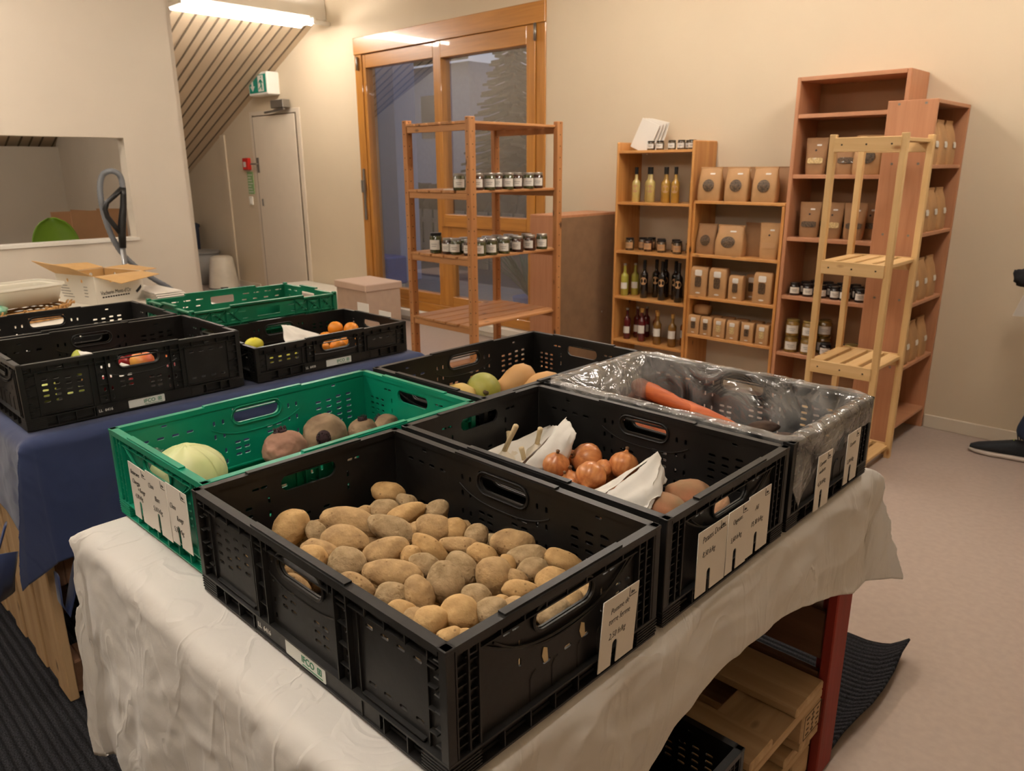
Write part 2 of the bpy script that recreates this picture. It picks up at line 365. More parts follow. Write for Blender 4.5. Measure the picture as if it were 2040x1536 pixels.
# clear film: thin plastic with creases
def film(name, a_lo, a_hi, rough, tint, scale=14, bump=0.6, gloss=0.10):
    m, n, b = nodes(name); n.nodes.remove(b)
    out = [q for q in n.nodes if q.type == 'OUTPUT_MATERIAL'][0]
    tx = n.nodes.new('ShaderNodeTexCoord'); ns = n.nodes.new('ShaderNodeTexNoise'); ns.inputs['Scale'].default_value = scale; ns.inputs['Detail'].default_value = 3; ns.inputs['Distortion'].default_value = 1.6
    n.links.new(tx.outputs['Object'], ns.inputs[0])
    bp = n.nodes.new('ShaderNodeBump'); bp.inputs['Strength'].default_value = bump; bp.inputs['Distance'].default_value = 0.03; n.links.new(ns.outputs['Fac'], bp.inputs['Height'])
    tr = n.nodes.new('ShaderNodeBsdfTransparent'); tr.inputs[0].default_value = (0.93, 0.93, 0.93, 1)
    gl = n.nodes.new('ShaderNodeBsdfGlossy'); gl.inputs['Roughness'].default_value = rough; n.links.new(bp.outputs[0], gl.inputs['Normal'])
    df = n.nodes.new('ShaderNodeBsdfDiffuse'); df.inputs[0].default_value = tint
    lw = n.nodes.new('ShaderNodeLayerWeight'); lw.inputs[0].default_value = 0.5; n.links.new(bp.outputs[0], lw.inputs['Normal'])
    pw = n.nodes.new('ShaderNodeMath'); pw.operation = 'POWER'; pw.inputs[1].default_value = 4.0; n.links.new(lw.outputs['Facing'], pw.inputs[0])
    mul = n.nodes.new('ShaderNodeMath'); mul.operation = 'MULTIPLY_ADD'; mul.inputs[1].default_value = 0.8; mul.inputs[2].default_value = gloss; mul.use_clamp = True; n.links.new(pw.outputs[0], mul.inputs[0])
    mr = n.nodes.new('ShaderNodeMapRange'); mr.inputs[1].default_value = 0.35; mr.inputs[2].default_value = 0.65; mr.inputs[3].default_value = a_lo; mr.inputs[4].default_value = a_hi; n.links.new(ns.outputs['Fac'], mr.inputs[0])
    m1 = n.nodes.new('ShaderNodeMixShader'); n.links.new(mr.outputs[0], m1.inputs[0]); n.links.new(tr.outputs[0], m1.inputs[1]); n.links.new(df.outputs[0], m1.inputs[2])
    m2 = n.nodes.new('ShaderNodeMixShader'); n.links.new(mul.outputs[0], m2.inputs[0]); n.links.new(m1.outputs[0], m2.inputs[1]); n.links.new(gl.outputs[0], m2.inputs[2])
    n.links.new(m2.outputs[0], out.inputs[0]); return m
film('bag_film', 0.02, 0.34, 0.10, (0.78, 0.77, 0.74, 1), scale=9, bump=0.7, gloss=0.13)
film('window_glass', 0.0, 0.0, 0.0, (0.5, 0.5, 0.5, 1), bump=0.0, gloss=0.30)
E1 = emis('tube_glow', LAMP_COLOR, LAMP_STRENGTH)
# ------------------------------------------------------------ room shell
YW = 4.2; XP = -4.5; ZC = 3.3; X1 = 4.2; Y0 = -4.0; XK = -9.9
def struct(name, g, m, **k):
    o = g.build(name, m, None, **k); o['kind'] = 'structure'; return o
WX0, WX1, WZ0, WZ1 = -5.449, -2.981, 0.115, 2.65
g = G(); g.b2(XK-.2, WX0, YW, YW+.2, 0, ZC+.2); g.b2(WX1, X1, YW, YW+.2, 0, ZC+.2); g.b2(WX0, WX1, YW, YW+.2, 0, WZ0); g.b2(WX0, WX1, YW, YW+.2, WZ1, ZC+.2)
struct('wall_back', g, M['wall_paint'])
g = G(); g.b2(XK-.2, X1+.2, Y0-.2, YW+.2, -.1, 0); struct('floor', g, M['floor_vinyl'])
g = G(); g.b2(X1, X1+.2, Y0, YW, 0, ZC); struct('wall_right', g, M['wall_paint'])
g = G(); g.b2(XK-.2, X1+.2, Y0-.2, Y0, 0, ZC); struct('wall_front', g, M['wall_paint'])
g = G(); g.b2(-6.0, X1+.2, Y0-.2, YW+.2, ZC, ZC+.1); struct('ceiling', g, M['ceiling_paint'])
# knee walls under the roof slope
g = G(); g.b2(XK-.2, XK, 2.45, YW, 0, 1.25); struct('wall_left', g, M['wall_paint'])
g = G(); g.b2(-8.8, -8.6, Y0, 2.43, 0, 1.70); struct('wall_far_room', g, M['partition_paint'])
g = G()
g.poly([(-8.7, 2.40, 0), (-4.6, 2.02, 0), (-4.6, 2.02, 3.3), (-6.2, 2.17, 2.83), (-8.7, 2.40, 1.73)], (0, .05, 0))
struct('wall_side_room', g, M['partition_paint'])
# sloping roof soffit with grooved boards
SL = .4395
def zs(x): return 2.8336 + SL*(x+6.1787)
g = G(); g.poly([(XK-.2, Y0, zs(XK-.2)), (-5.95, Y0, zs(-5.95)), (-5.95, Y0, zs(-5.95)+.5), (XK-.2, Y0, zs(XK-.2)+.5)], (0, YW-Y0, 0))
struct('ceiling_slope', g, M['board_paint'])
g = G(); gy = 4.12; pat = [.12, .11, .10, .12, .11, .09, .13, .10, .10, .12]; i = 0
nrm = Vector((-SL, 0, 1)).normalized()
while gy > Y0+.1:
    a = Vector((XK-.1, gy, zs(XK-.1)))-nrm*.002; b_ = Vector((-6.15, gy, zs(-6.15)))-nrm*.002
    g.bar(a, b_, .016, .008, up=nrm); gy -= pat[i % 10]; i += 1
o = struct('trim_1', g, M['groove'])
# soffit beam
g = G(); g.b2(-6.16, -5.90, Y0, YW, 2.865, ZC); struct('trim_2', g, M['ceiling_paint'], bevel=.004)
# partition with opening
OY0, OY1, OZ0, OZ1 = -1.3, 1.61, .99, 1.66
g = G(); g.b2(XP-.12, XP, Y0, 2.0, 0, OZ0); g.b2(XP-.12, XP, Y0, 2.0, OZ1, ZC); g.b2(XP-.12, XP, OY1, 2.0, OZ0, OZ1); g.b2(XP-.12, XP, Y0, OY0, OZ0, OZ1)
struct('wall_partition', g, M['partition_paint'])
g = G(); g.b2(XP-.13, XP+.012, OY0-.01, OY1+.01, OZ0-.012, OZ0+.008); struct('trim_3', g, M['white_paint'])
# baseboards
g = G(); g.b2(-.045, X1, YW-.014, YW, 0, .075); g.b2(-2.98, -2.3, YW-.014, YW, 0, .075); struct('baseboard_back', g, M['baseboard_paint'], bevel=.003)
g = G(); g.b2(-8.3, -7.75, YW-.012, YW, 0, .06); g.b2(-6.35, -5.45, YW-.012, YW, 0, .06); struct('baseboard_left', g, M['baseboard_paint'])
# window sill step below the big window
g = G(); g.b2(-5.6, -2.9, YW-.06, YW, .045, .11); g.b2(-5.6, -2.9, YW-.03, YW, 0, .05); struct('trim_4', g, M['white_paint'], bevel=.004)
# vertical service strip beside the door
g = G(); g.b2(-8.42, -8.30, YW-.02, YW, 0, 1.86); struct('trim_5', g, M['wall_paint'], bevel=.004)
# door in the back wall
g = G(); g.b2(-7.62, -6.52, YW-.012, YW+.01, 0, 2.09); dr = struct('door_1', g, M['door_paint'], bevel=.003)
g = G(); g.b2(-7.52, -6.60, YW-.030, YW-.010, .01, 2.03); lf = g.build('door_leaf', M['door_paint'], dr, bevel=.004)
g = G(); g.b2(-7.54, -7.52, YW-.022, YW-.005, .0, 2.05); g.b2(-7.54, -6.60, YW-.022, YW-.005, 2.03, 2.045); g.b2(-6.6, -6.585, YW-.022, YW-.005, 0, 2.045); g.build('door_seal', M['groove'], dr)
g = G(); g.b2(-7.50, -7.45, YW-.036, YW-.028, 1.41, 1.58); g.bar((-7.475, YW-.05, 1.51), (-7.475, YW-.028, 1.51), .016, .016); g.bar((-7.60, YW-.06, 1.51), (-7.465, YW-.06, 1.51), .018, .018); g.build('door_handle', M['grey_metal'], lf, bevel=.003)
g = G(); g.b2(-7.46, -7.43, YW-.036, YW-.028, 1.03, 1.11); g.build('lock_plate', M['grey_metal'], lf, bevel=.002)
cl = thing('door_closer', 'grey hydraulic door closer with arm at the top of the white door', 'door closer', (-6.85, YW-.03, 2.08))
g = G(); g.box((.06, -.045, .055), (.26, .09, .085)); g.build('closer_body', M['grey_metal'], cl, bevel=.006)
g = G(); g.bar((.17, -.06, .0), (-.30, -.035, -.02), .03, .02); g.build('closer_arm', M['grey_metal'], cl, bevel=.004)
# exit sign box
ex = thing('exit_sign', 'green and white emergency exit sign box with arrow and running figure above the door', 'exit sign', (-7.10, YW, 2.355))
g = G(); g.box((0, -.075, 0), (.42, .15, .235)); g.build('sign_housing', M['white_plastic'], ex, bevel=.01)
g = G(); g.box((-.0, -.1515, .0), (.37, .003, .185)); sf = g.build('sign_face', M['sign_green'], ex)
g = G(); F_ = frame((-.11, -.1545, 0), (1, 0, 0), (0, 0, 1))
g.mesh(plate([(-.018, .075), (.018, .075), (.018, -.02), (.05, -.02), (0, -.075), (-.05, -.02), (-.018, -.02)], [], .002), F_)
F_ = frame((.075, -.1545, 0), (1, 0, 0), (0, 0, 1)); run = [(-.03, .03), (-.05, .005), (-.035, -.005), (-.02, .015), (-.005, -.015), (-.035, -.045), (-.06, -.05), (-.055, -.062), (-.03, -.058), (.0, -.035), (.012, -.07), (.032, -.07), (.028, -.02), (.02, .01), (.045, -.005), (.05, .007), (.018, .035), (.0, .045)]
g.mesh(plate(rr(0, 0, .12, .165, .004), [[(x*1.0, y) for x, y in run], rr(.012, .062, .022, .022)], .002), F_)
g.build('pictogram', M['label_white'], sf)
# alarm button, notices, switch
al = G(); al.b2(-7.84, -7.70, YW-.045, YW, 1.44, 1.58); al = al.build('alarm_button', M['alarm_red'], None, bevel=.008); tag(al, 'red fire alarm push button box on the wall left of the white door', 'fire alarm')
g = G(); g.b2(-7.81, -7.755, YW-.048, YW-.044, 1.475, 1.535); g.build('button_plate', M['label_white'], al)
nt_ = G(); nt_.b2(-7.82, -7.68, YW-.006, YW, 1.16, 1.42); nt_ = nt_.build('wall_notice', M['label_green'], None); tag(nt_, 'narrow green safety notice taped below the red alarm button', 'notice')
g = G()
for k in range(7): g.b2(-7.81, -7.70 - .02*(k % 3), YW-.008, YW-.006, 1.18+.033*k, 1.19+.033*k)
g.build('printed_line', M['label_white'], nt_)
sw = G(); sw.b2(-7.81, -7.73, YW-.02, YW, 1.03, 1.13); sw = sw.build('light_switch', M['white_plastic'], None, bevel=.005); tag(sw, 'white light switch under the green notice by the door', 'light switch')
g = G(); g.b2(-7.79, -7.75, YW-.026, YW-.019, 1.05, 1.11); g.build('rocker', M['white_plastic'], sw, bevel=.002)
# ------------------------------------------------------------ big wooden window
wn = thing('window_1', None, None); del_ = [wn.__setitem__('kind', 'structure')]
YF = YW+.03
def fr(name, x0, x1, z0, z1, y0=-.03, y1=.06, m='window_wood', par=wn):
    g = G(); g.b2(x0, x1, YF+y0, YF+y1, z0, z1); return g.build(name, M[m], par, bevel=.004)
fr('jamb', WX0, -5.34, WZ0, 2.50, -.04, .12); fr('jamb', -3.075, WX1, WZ0, 2.50, -.04, .12)
fr('head_board', WX0, WX1, 2.50, WZ1, -.05, .12, 'window_wood_x'); fr('sill_rail', -5.34, -3.075, WZ0, .20, -.04, .12, 'window_wood_x')
s1 = thing('sash', None, None); s1.parent = wn; KIDS.setdefault(wn.name, []).append(s1)
fr('sash_frame', -5.335, -5.29, .20, 2.495, -.03, .06, 'window_wood', s1); fr('sash_frame', -4.30, -4.235, .20, 2.495, -.03, .06, 'window_wood', s1)
fr('sash_frame', -5.29, -4.30, 2.375, 2.495, -.03, .06, 'window_wood_x', s1); fr('sash_frame', -5.29, -4.30, .20, .30, -.03, .06, 'window_wood_x', s1)
g = G(); g.grid(lambda u, v: Vector((-5.29+(-4.30--5.29)*u, YF+.012, .30+(2.375-.30)*v)), 2, 2); g.build('pane', M['window_glass'], s1)
s2 = thing('sash', None, None); s2.parent = wn; KIDS[wn.name].append(s2)
fr('sash_frame', -4.235, -4.175, .94, 2.495, -.05, .06, 'window_wood', s2); fr('sash_frame', -3.17, -3.08, .94, 2.495, -.05, .06, 'window_wood', s2)
fr('sash_frame', -4.175, -3.17, 2.36, 2.495, -.05, .06, 'window_wood_x', s2); fr('sash_frame', -4.175, -3.17, .94, 1.05, -.05, .06, 'window_wood_x', s2)
g = G(); g.grid(lambda u, v: Vector((-4.175+(-3.17--4.175)*u, YF+.012, 1.05+(2.36-1.05)*v)), 2, 2); g.build('pane', M['window_glass'], s2)
s3 = thing('sash', None, None); s3.parent = wn; KIDS[wn.name].append(s3)
fr('sash_frame', -4.235, -4.12, .20, .94, -.03, .06, 'window_wood', s3); fr('sash_frame', -3.17, -3.08, .20, .94, -.03, .06, 'window_wood', s3)
fr('sash_frame', -4.12, -3.17, .84, .94, -.03, .06, 'window_wood_x', s3); fr('sash_frame', -4.12, -3.17, .20, .30, -.03, .06, 'window_wood_x', s3)
g = G(); g.grid(lambda u, v: Vector((-4.12+(-3.17--4.12)*u, YF+.012, .30+(.84-.30)*v)), 2, 2); g.build('pane', M['window_glass'], s3)
g = G()
for x, z in ((-5.39, 2.42), (-3.075, 2.44)): g.lathe([(.012, -.06), (.012, .06)], 10, (x, YF-.055, z))
g.build('hinge', M['grey_metal'], wn, True)
g = G(); g.b2(-5.40, -5.375, YF-.06, YF-.04, .95, 1.45); g.b2(-5.41, -5.365, YF-.075, YF-.045, 1.22, 1.34); g.build('handle_rail', M['grey_metal'], wn, bevel=.003)
# ------------------------------------------------------------ outside the window
g = G(); g.b2(-30, 12, YW+.2, 40, -.4, -.3); o = struct('ground_outside', g, M['ext_ground']); o.name = 'ground'
g = G(); g.b2(-8.3, -3.0, YW+.2, 6.6, -.12, -.05); o = g.build('terrace_slab', M['ext_fence']); o['kind'] = 'structure'
g = G(); g.b2(-7.55, -7.2, 6.0, 6.35, -.12, 3.4); o = g.build('porch_pillar', M['ext_pillar']); tag(o, 'pale square porch pillar outside the left window pane', 'pillar')
g = G(); g.b2(-12, -7.55, 6.2, 6.35, -.12, 3.2); o = g.build('outside_wall', M['ext_wall']); o['kind'] = 'structure'
g = G(); g.b2(-7.55, -7.0, 5.6, 5.95, -.05, .32); o = g.build('storage_crate', M['ext_blue'], None, bevel=.02); tag(o, 'blue plastic box standing at the foot of the porch pillar outside', 'box')
fe = thing('garden_fence', 'low garden fence of upright boards outside behind the panes', 'fence', (-9, 9, -.3))
g = G()
for k in range(30): g.box((k*.3-3, 0, .5), (.22, .03, 1.0))
g.build('fence_board', M['ext_fence'], fe)['kind'] = 'stuff'
g = G(); g.box((1.5, .03, .3), (9.4, .04, .08)); g.box((1.5, .03, .8), (9.4, .04, .08)); g.build('rail', M['ext_fence'], fe)
random.seed(5)
def conifer(x, y, h, r, label):
    t = thing('conifer', label, 'tree', (x, y, -.3), 0, 'conifers beyond the window')
    g = G(); g.lathe([(.15, 0), (.05, h)], 8); g.build('trunk', M['stem_brown'], t)
    g = G()
    for k in range(240):
        f = (k+.5)/240; z = h*(.12+.88*f); L = r*(1-f)**.8+.12; a = k*2.4
        p0 = Vector((0, 0, z)); p1 = Vector((L*cos(a), L*sin(a), z-.25*L)); 
        g.poly([p0, p1*.6+p0*.4+Vector((-sin(a)*.2*L, cos(a)*.2*L, -.05)), p1, p1*.6+p0*.4+Vector((sin(a)*.2*L, -cos(a)*.2*L, -.05))], (0, 0, .06))
    g.build('foliage', M['conifer'], t)['kind'] = 'stuff'
conifer(-12.9, 14.2, 5.4, 1.7, 'tall dark conifer seen through the upper right pane')
nh = thing('house', 'grey neighbouring house seen dimly through the panes', 'house', (-22, 15, -.3))
g = G(); g.b2(-6, 6.6, 0, 5, 0, 4.6); g.build('facade', M['ext_wall'], nh)
g = G(); g.poly([(-6.3, -.3, 4.6), (6.9, -.3, 4.6), (4.5, 2.5, 6.4), (-4, 2.5, 6.4)], (0, 0, .12)); g.build('roof', M['hedge'], nh)
for x in (-1.5, 1.5, 4.5): g = G(); g.b2(x, x+.9, -.03, .02, 2.6, 3.8); g.build('window', M['jar_dark'], nh)
hg = G(); random.seed(2)
for k in range(60): hg.blob((-15+k*.17, 10.6+random.uniform(-.2, .2), .2+random.uniform(0, .55)), (.4, .4, .45), 2, .5, 2.5, k)
hg = hg.build('hedge', M['hedge'], None, True); tag(hg, 'dark clipped hedge along the garden outside', 'hedge')
pl = thing('potted_plant', 'leafy plant in a pot outside the lower right pane', 'plant', (-3.9, 5.0, -.05))
g = G(); g.lathe([(.12, 0), (.16, .28), (.14, .28)], 16); g.build('pot', M['ext_blue'], pl, True)
g = G()
for k in range(26):
    a = k*2.4; L = .35+.25*random.random(); p0 = Vector((0, 0, .28)); 
    pts = [p0+Vector((cos(a)*L*t*1.0, sin(a)*L*t, .55*t-.5*t*t*L+.1*t)) for t in (0, .35, .7, 1)]
    g.tube(pts, [.006, .022, .018, .002], 4, flat=.2)
g.build('foliage', M['leaf'], pl, True)['kind'] = 'stuff'
# ------------------------------------------------------------ lamps
def fixture(x, y0, y1, z, label):
    t = thing('ceiling_light', label, 'ceiling light', (x, 0, z), 0, 'fluorescent ceiling lights')
    g = G(); g.box((0, (y0+y1)/2, .055), (.10, y1-y0+.1, .05)); 
    g.build('housing', M['white_plastic'], t, bevel=.006)
    g = G()
    for yy in (y0, y1): g.box((0, yy, .025), (.27, .03, .05))
    g.build('end_cap', M['white_plastic'], t, bevel=.006)
    for s in (-.095, .095):
        g = G(); n_ = 10; g.tube([(s, y0+.015, 0), (s, y1-.015, 0)], .017, 12); g.build('light_tube', E1, t, 40)
    return t
f0 = fixture(-5.85, 2.66, 3.95, 2.79, 'twin tube ceiling light under the beam at the top left')
g = G(); g.tube([(0, 3.97, .035), (0, 4.2, .035)], .02, 8); g.build('cable_duct', M['white_plastic'], f0, True)
for x, y0, y1 in ((-1.5, 2.3, 3.6), (.6, 2.3, 3.6), (-1.5, -1.4, -.1), (.6, -1.4, -.1), (-3.6, -.9, .4), (-6.2, -.6, .6)):
    fixture(x, y0, y1, 2.79 if x > -6 else 2.70, 'twin tube ceiling light outside the frame over the shop floor')
# ------------------------------------------------------------ folding crates
def long_slots(h, style):
    hs = [rr(0, h-.035, .108, .030)]
    top = h-.022
    if style == 'deep':
        for s in (-1, 1):
            for u in (.078, .098):
                for z in (.135, .105, .07, .045): hs.append(rr(s*u, z, .0055, .011))
            for u in (-.0, .02): hs.append(rr(s*(.03+u), .150 if u else .150, .0, .0)) if False else None
        for u in (-.24, -.212, -.184, -.156):
            for k in range(5 if u < -.2 else 4): hs.append(rr(u, .128-.015*k+(.0 if u < -.2 else -.004), .015, .0058))
        for u in (.15, .18, .21, .24): hs += [rr(u, .132, .015, .0055), rr(u, .052, .015, .0055)]
        for u in (-.05, -.028, .03, .05):
            for k in range(3): hs.append(rr(u, .100-.014*k if u < 0 else .082-.014*k, .014, .0058))
        for u in (-.2, -.05, .05, .2): hs.append(rr(u, top+.0035, .012, .0045))
    else:
        for s in (-1, 1):
            for u in (.082, .1):
                for z in (h-.03, h-.052): hs.append(rr(s*u, z, .005, .010))
        for u in (-.24, -.21, -.18, -.15):
            for k in range(2): hs.append(rr(u, h-.042-.014*k, .014, .0055))
        for u in (.16, .19, .22, .25): hs.append(rr(u, h-.045, .014, .0055))
    return [q for q in hs if q]
def end_slots(h, style):
    hs = [rr(0, h-.035, .108, .030)]
    if style == 'deep':
        for s in (-1, 1):
            for u in (.085, .1): hs += [rr(s*u, h-.03, .012, .0045)]
            for z in (.12, .095): hs.append(rr(s*.078, z, .0045, .012))
        for u in (.115, .135, .155):
            for k in range(4): hs.append(rr(u, .115-.014*k, .012, .0055))
        for u in (-.03, .01, .045): hs.append(rr(u, .072, .014, .0055))
    else:
        for s in (-1, 1): hs += [rr(s*.12, h-.03, .012, .0045), rr(s*.12, h-.042, .012, .0045)]
    return hs
def side_wall(L, h, holes, t=.003):
    z0 = .028; z1 = h-.004
    return plate([(-L/2+.014, z0), (L/2-.014, z0), (L/2-.014, z1), (-L/2+.014, z1)], holes, t)
def make_crate(name, label, h, m, style='deep', code='LL  6416', sticker=True, rimmat=None, group=None):
    t = thing(name, label, 'crate', (0, 0, 0), 0, group)
    LX, LY = .6, .398; m = M[m]; ins = .011
    # base tray
    g = G(); g.box((0, 0, .008), (LX-.02, LY-.02, .004)); g.box((0, 0, .0295), (LX-.004, LY-.004, .003))
    # cut the middle of upper flange: use four strips instead
    g.bm.free(); g = G(); g.box((0, 0, .008), (LX-.02, LY-.02, .004))
    for s in (-1, 1):
        g.box((0, s*(LY/2-.010), .0295), (LX-.002, .020, .003)); g.box((s*(LX/2-.010), 0, .0295), (.020, LY-.002, .003))
        g.box((0, s*(LY/2-.008), .0015), (LX-.004, .016, .003)); g.box((s*(LX/2-.008), 0, .0015), (.016, LY-.004, .003))
        g.box((0, s*(LY/2-.013), .015), (LX-.01, .002, .028)); g.box((s*(LX/2-.013), 0, .015), (.002, LY-.01, .028))
        for k in range(13):
            u = -.27+.045*k
            if abs(u) < .13: continue
            g.box((u, s*(LY/2-.008), .015), (.002, .014, .028))
        for k in range(8):
            u = -.1575+.045*k
            g.box((s*(LX/2-.008), u, .015), (.014, .002, .028))
        g.box((.02, s*(LY/2-.004), .0155), (.30, .003, .025))
        for s2 in (-1, 1):
            g.box((s*(LX/2-.024), s2*(LY/2-.024), .015), (.046, .046, .028))
            for k in range(5): g.box((s*(LX/2-.024), s2*(LY/2-.024), .006+.0045*k), (.0485, .0485, .0016))
    for k in range(5): g.box((0, -.14+.07*k, .004), (LX-.03, .003, .006))
    g.build('base_tray', m, t)
    # long walls
    for s in (-1, 1):
        g = G(); F = frame((0, s*(LY/2-ins), 0), (-s, 0, 0), (0, 0, 1))
        g.mesh(side_wall(LX, h, long_slots(h, style)), F)
        def bb(u0, u1, z0, z1, d0, d1):
            # d = distance outwards from outer face of wall plane
            y0 = s*(LY/2-ins+d0); y1 = s*(LY/2-ins+d1); g.b2(-s*u0, -s*u1, y0, y1, z0, z1)
        bb(-.286, .286, h-.011, h, -.003, ins); bb(-.115, .115, h-.001, h+.003, -.002, ins-.002)
        bb(-.284, .284, h-.0265, h-.0245, 0, ins-.003)
        for k in range(15):
            u = -.266+.038*k
            if abs(u) > .07: bb(u-.001, u+.001, h-.026, h-.010, 0, ins-.002)
        for u in (-.115, -.088, .088, .115): bb(u-.0012, u+.0012, .03, h-.012, 0, ins-.001)
        for z in ((.055, .085, .115, .14) if style == 'deep' else (.05, .07)):
            for u0 in (-.115, .088): bb(u0, u0+.027, z-.001, z+.001, 0, ins-.004)
            for u0 in (-.275, .262): bb(u0, u0+.014, z-.001, z+.001, 0, ins-.004)
        for u in (-.26, .26, -.13, .13): bb(u-.001, u+.001, .03, h-.026, 0, .005)
        # bulged outer panels between the ribs
        for u0, u1 in ((-.252, -.135), (.135, .252)): bb(u0, u1, .034, .0365, 0, .007); bb(u0, u1, h-.031, h-.029, 0, .005)
        # handle lip
        lip = [(-s*x, s*(LY/2-ins+.004), z) for x, z in rr(0, h-.035, .114, .036, None, 6)]
        g.tube(lip+[lip[0]], .0028, 6, cap=False)
        lip = [(-s*x, s*(LY/2-ins-.003), z) for x, z in rr(0, h-.035, .118, .040, None, 6)]
        g.tube(lip+[lip[0]], .0018, 6, cap=False)
        # curved moulding under the handle seen inside and outside
        for dd in (-.0018, .0018):
            cv = []
            for k in range(25):
                q = -1+2*k/24; x = q*.105; z = (h-.075 if style == 'deep' else h-.062)+.022*(abs(q)**3)*(1 if style == 'deep' else .3)
                cv.append((-s*x, s*(LY/2-ins+dd), z))
            g.tube(cv, .0013, 5)
        g.build('long_wall', m, t)
    # end walls
    for s in (-1, 1):
        g = G(); F = frame((s*(LX/2-ins), 0, 0), (0, s, 0), (0, 0, 1))
        g.mesh(side_wall(LY, h, end_slots(h, style)), F)
        def bb(u0, u1, z0, z1, d0, d1):
            x0 = s*(LX/2-ins+d0); x1 = s*(LX/2-ins+d1); g.b2(x0, x1, s*u0, s*u1, z0, z1)
        bb(-.186, .186, h-.011, h, -.003, ins); bb(-.11, .11, h-.001, h+.003, -.002, ins-.002)
        bb(-.17, .17, h-.0235, h-.0215, 0, ins-.003)
        for k in range(9):
            u = -.152+.038*k; bb(u-.001, u+.001, h-.022, h-.010, 0, ins-.003)
        # ribbed corner columns
        for c in (-1, 1):
            for u in (.150, .166, .184): bb(c*u-.0012, c*u+.0012, .03, h-.010, 0, ins-.001)
            n = 9 if style == 'deep' else 5
            for k in range(n):
                z = .042+k*(h-.06)/n; bb(c*.150, c*.184, z-.0009, z+.0009, 0, ins-.004)
        # swoop ribs
        for q0, r_ in ((.145, .0022), (.125, .0016)):
            cv = []
            for k in range(21):
                a = -1+2*k/20; z = h-.022-(.045 if style == 'deep' else .03)*(1-abs(a)**2.4)-(.145-q0)*.3
                cv.append((s*(LX/2-ins+.005), s*a*q0, z))
            g.tube(cv, r_, 6)
        lip = [(s*(LX/2-ins+.004), s*x, z) for x, z in rr(0, h-.035, .114, .036, None, 6)]
        g.tube(lip+[lip[0]], .0026, 6, cap=False)
        for u in ((-.06, -.02, .03, .07) if style == 'deep' else (-.04, .04)):
            g.tube([(s*(LX/2-ins+.001), s*u, .03), (s*(LX/2-ins+.001), s*u, .062), (s*(LX/2-ins+.001), s*(u+.004), .068), (s*(LX/2-ins+.001), s*(u+.010), .07)], .0022, 6)
        g.build('end_wall', m, t)
    for s in (-1, 1):
        for s2 in (-1, 1):
            g = G()
            g.box((s*(LX/2-.007), s2*(LY/2-.0065), (h+.028)/2), (.0135, .0125, h-.028)); g.box((s*(LX/2-.008), s2*(LY/2-.0075), h-.003), (.0165, .0155, .006))
            for k in range(6 if style == 'deep' else 3):
                z = .045+k*.022; g.box((s*(LX/2-.018), s2*(LY/2-.006), z), (.012, .009, .002))
            g.build('corner_post', m, t, bevel=.0015)
    if sticker:
        for s in (-1, 1):
            u0 = .004 if s < 0 else -.004
            F = frame((.0 if s < 0 else .0, s*(LY/2-.0022), .0), (-s, 0, 0), (0, 0, 1))
            g = G(); g.mesh(plate(rr(.004, .0155, .100, .0225, .002), [], .0012), F); st = g.build('label_sticker', M['sticker_white'], t)
            g = G(); F2 = frame((0, s*(LY/2-.0014), 0), (-s, 0, 0), (0, 0, 1))
            tm = textmesh('IFCO', .0145, 0, 'LEFT', .0002, .0002); g.mesh(tm, F2 @ Matrix.Translation((-.005, .0115, 0)))
            g.mesh(plate(rr(.040, .0165, .010, .010, .001), [rr(.040, .0165, .007, .007, .0005)], .0004), F2); g.mesh(plate(rr(.040, .0165, .003, .005, .0003), [], .0004), F2)
            g.mesh(plate(rr(.022, .0072, .050, .0012, .0003), [], .0004), F2)
            g.build('logo_print', M['print_green'], st)
            g = G(); g.mesh(textmesh(code, .0105, 0, 'LEFT', .0002, .0003), F2 @ Matrix.Translation((-.125, .011, -.0008))); g.build('code_print', M['print_white'], t)
    return t
CT = .80   # height of the table tops
potc = make_crate('crate', 'black crate of potatoes at the front corner of the white-covered table', .175, 'dusty_plastic')
potc.location = (.3, .2, CT)
onic = dup(potc, (.298, .614, CT), radians(.3), 'black crate of onions and garlic between the potatoes and the carrots')
carc = dup(potc, (.297, 1.030, CT), 0.0, 'black crate of carrots lined with a clear plastic bag')
squc = dup(potc, (-.207, .940, CT), radians(90.3), 'black crate of squashes at the far left corner of the white table')
crA = dup(potc, (-1.275, .325, CT), radians(90), 'black crate of apples at the front edge of the blue table')
crD = dup(potc, (-1.70, .315, CT), radians(90), 'nearly empty black crate behind the crate of apples')
under = dup(potc, (.40, .45, .325), radians(0), 'empty black crate on the pallets under the white table')
for c in (potc, onic, carc, squc, crA, crD, under): c['group'] = 'black folding crates'
grec = make_crate('crate', 'green crate of cabbage and beetroot on the white table', .175, 'green_plastic', sticker=False)
grec.location = (-.205, .318, CT); grec.rotation_euler = (0, 0, radians(90.6))
crB = make_crate('crate', 'shallow black crate of oranges and lemons on the blue table', .112, 'black_plastic', 'low', 'LL  6410')
crB.location = (-1.265, .965, CT); crB.rotation_euler = (0, 0, radians(90))
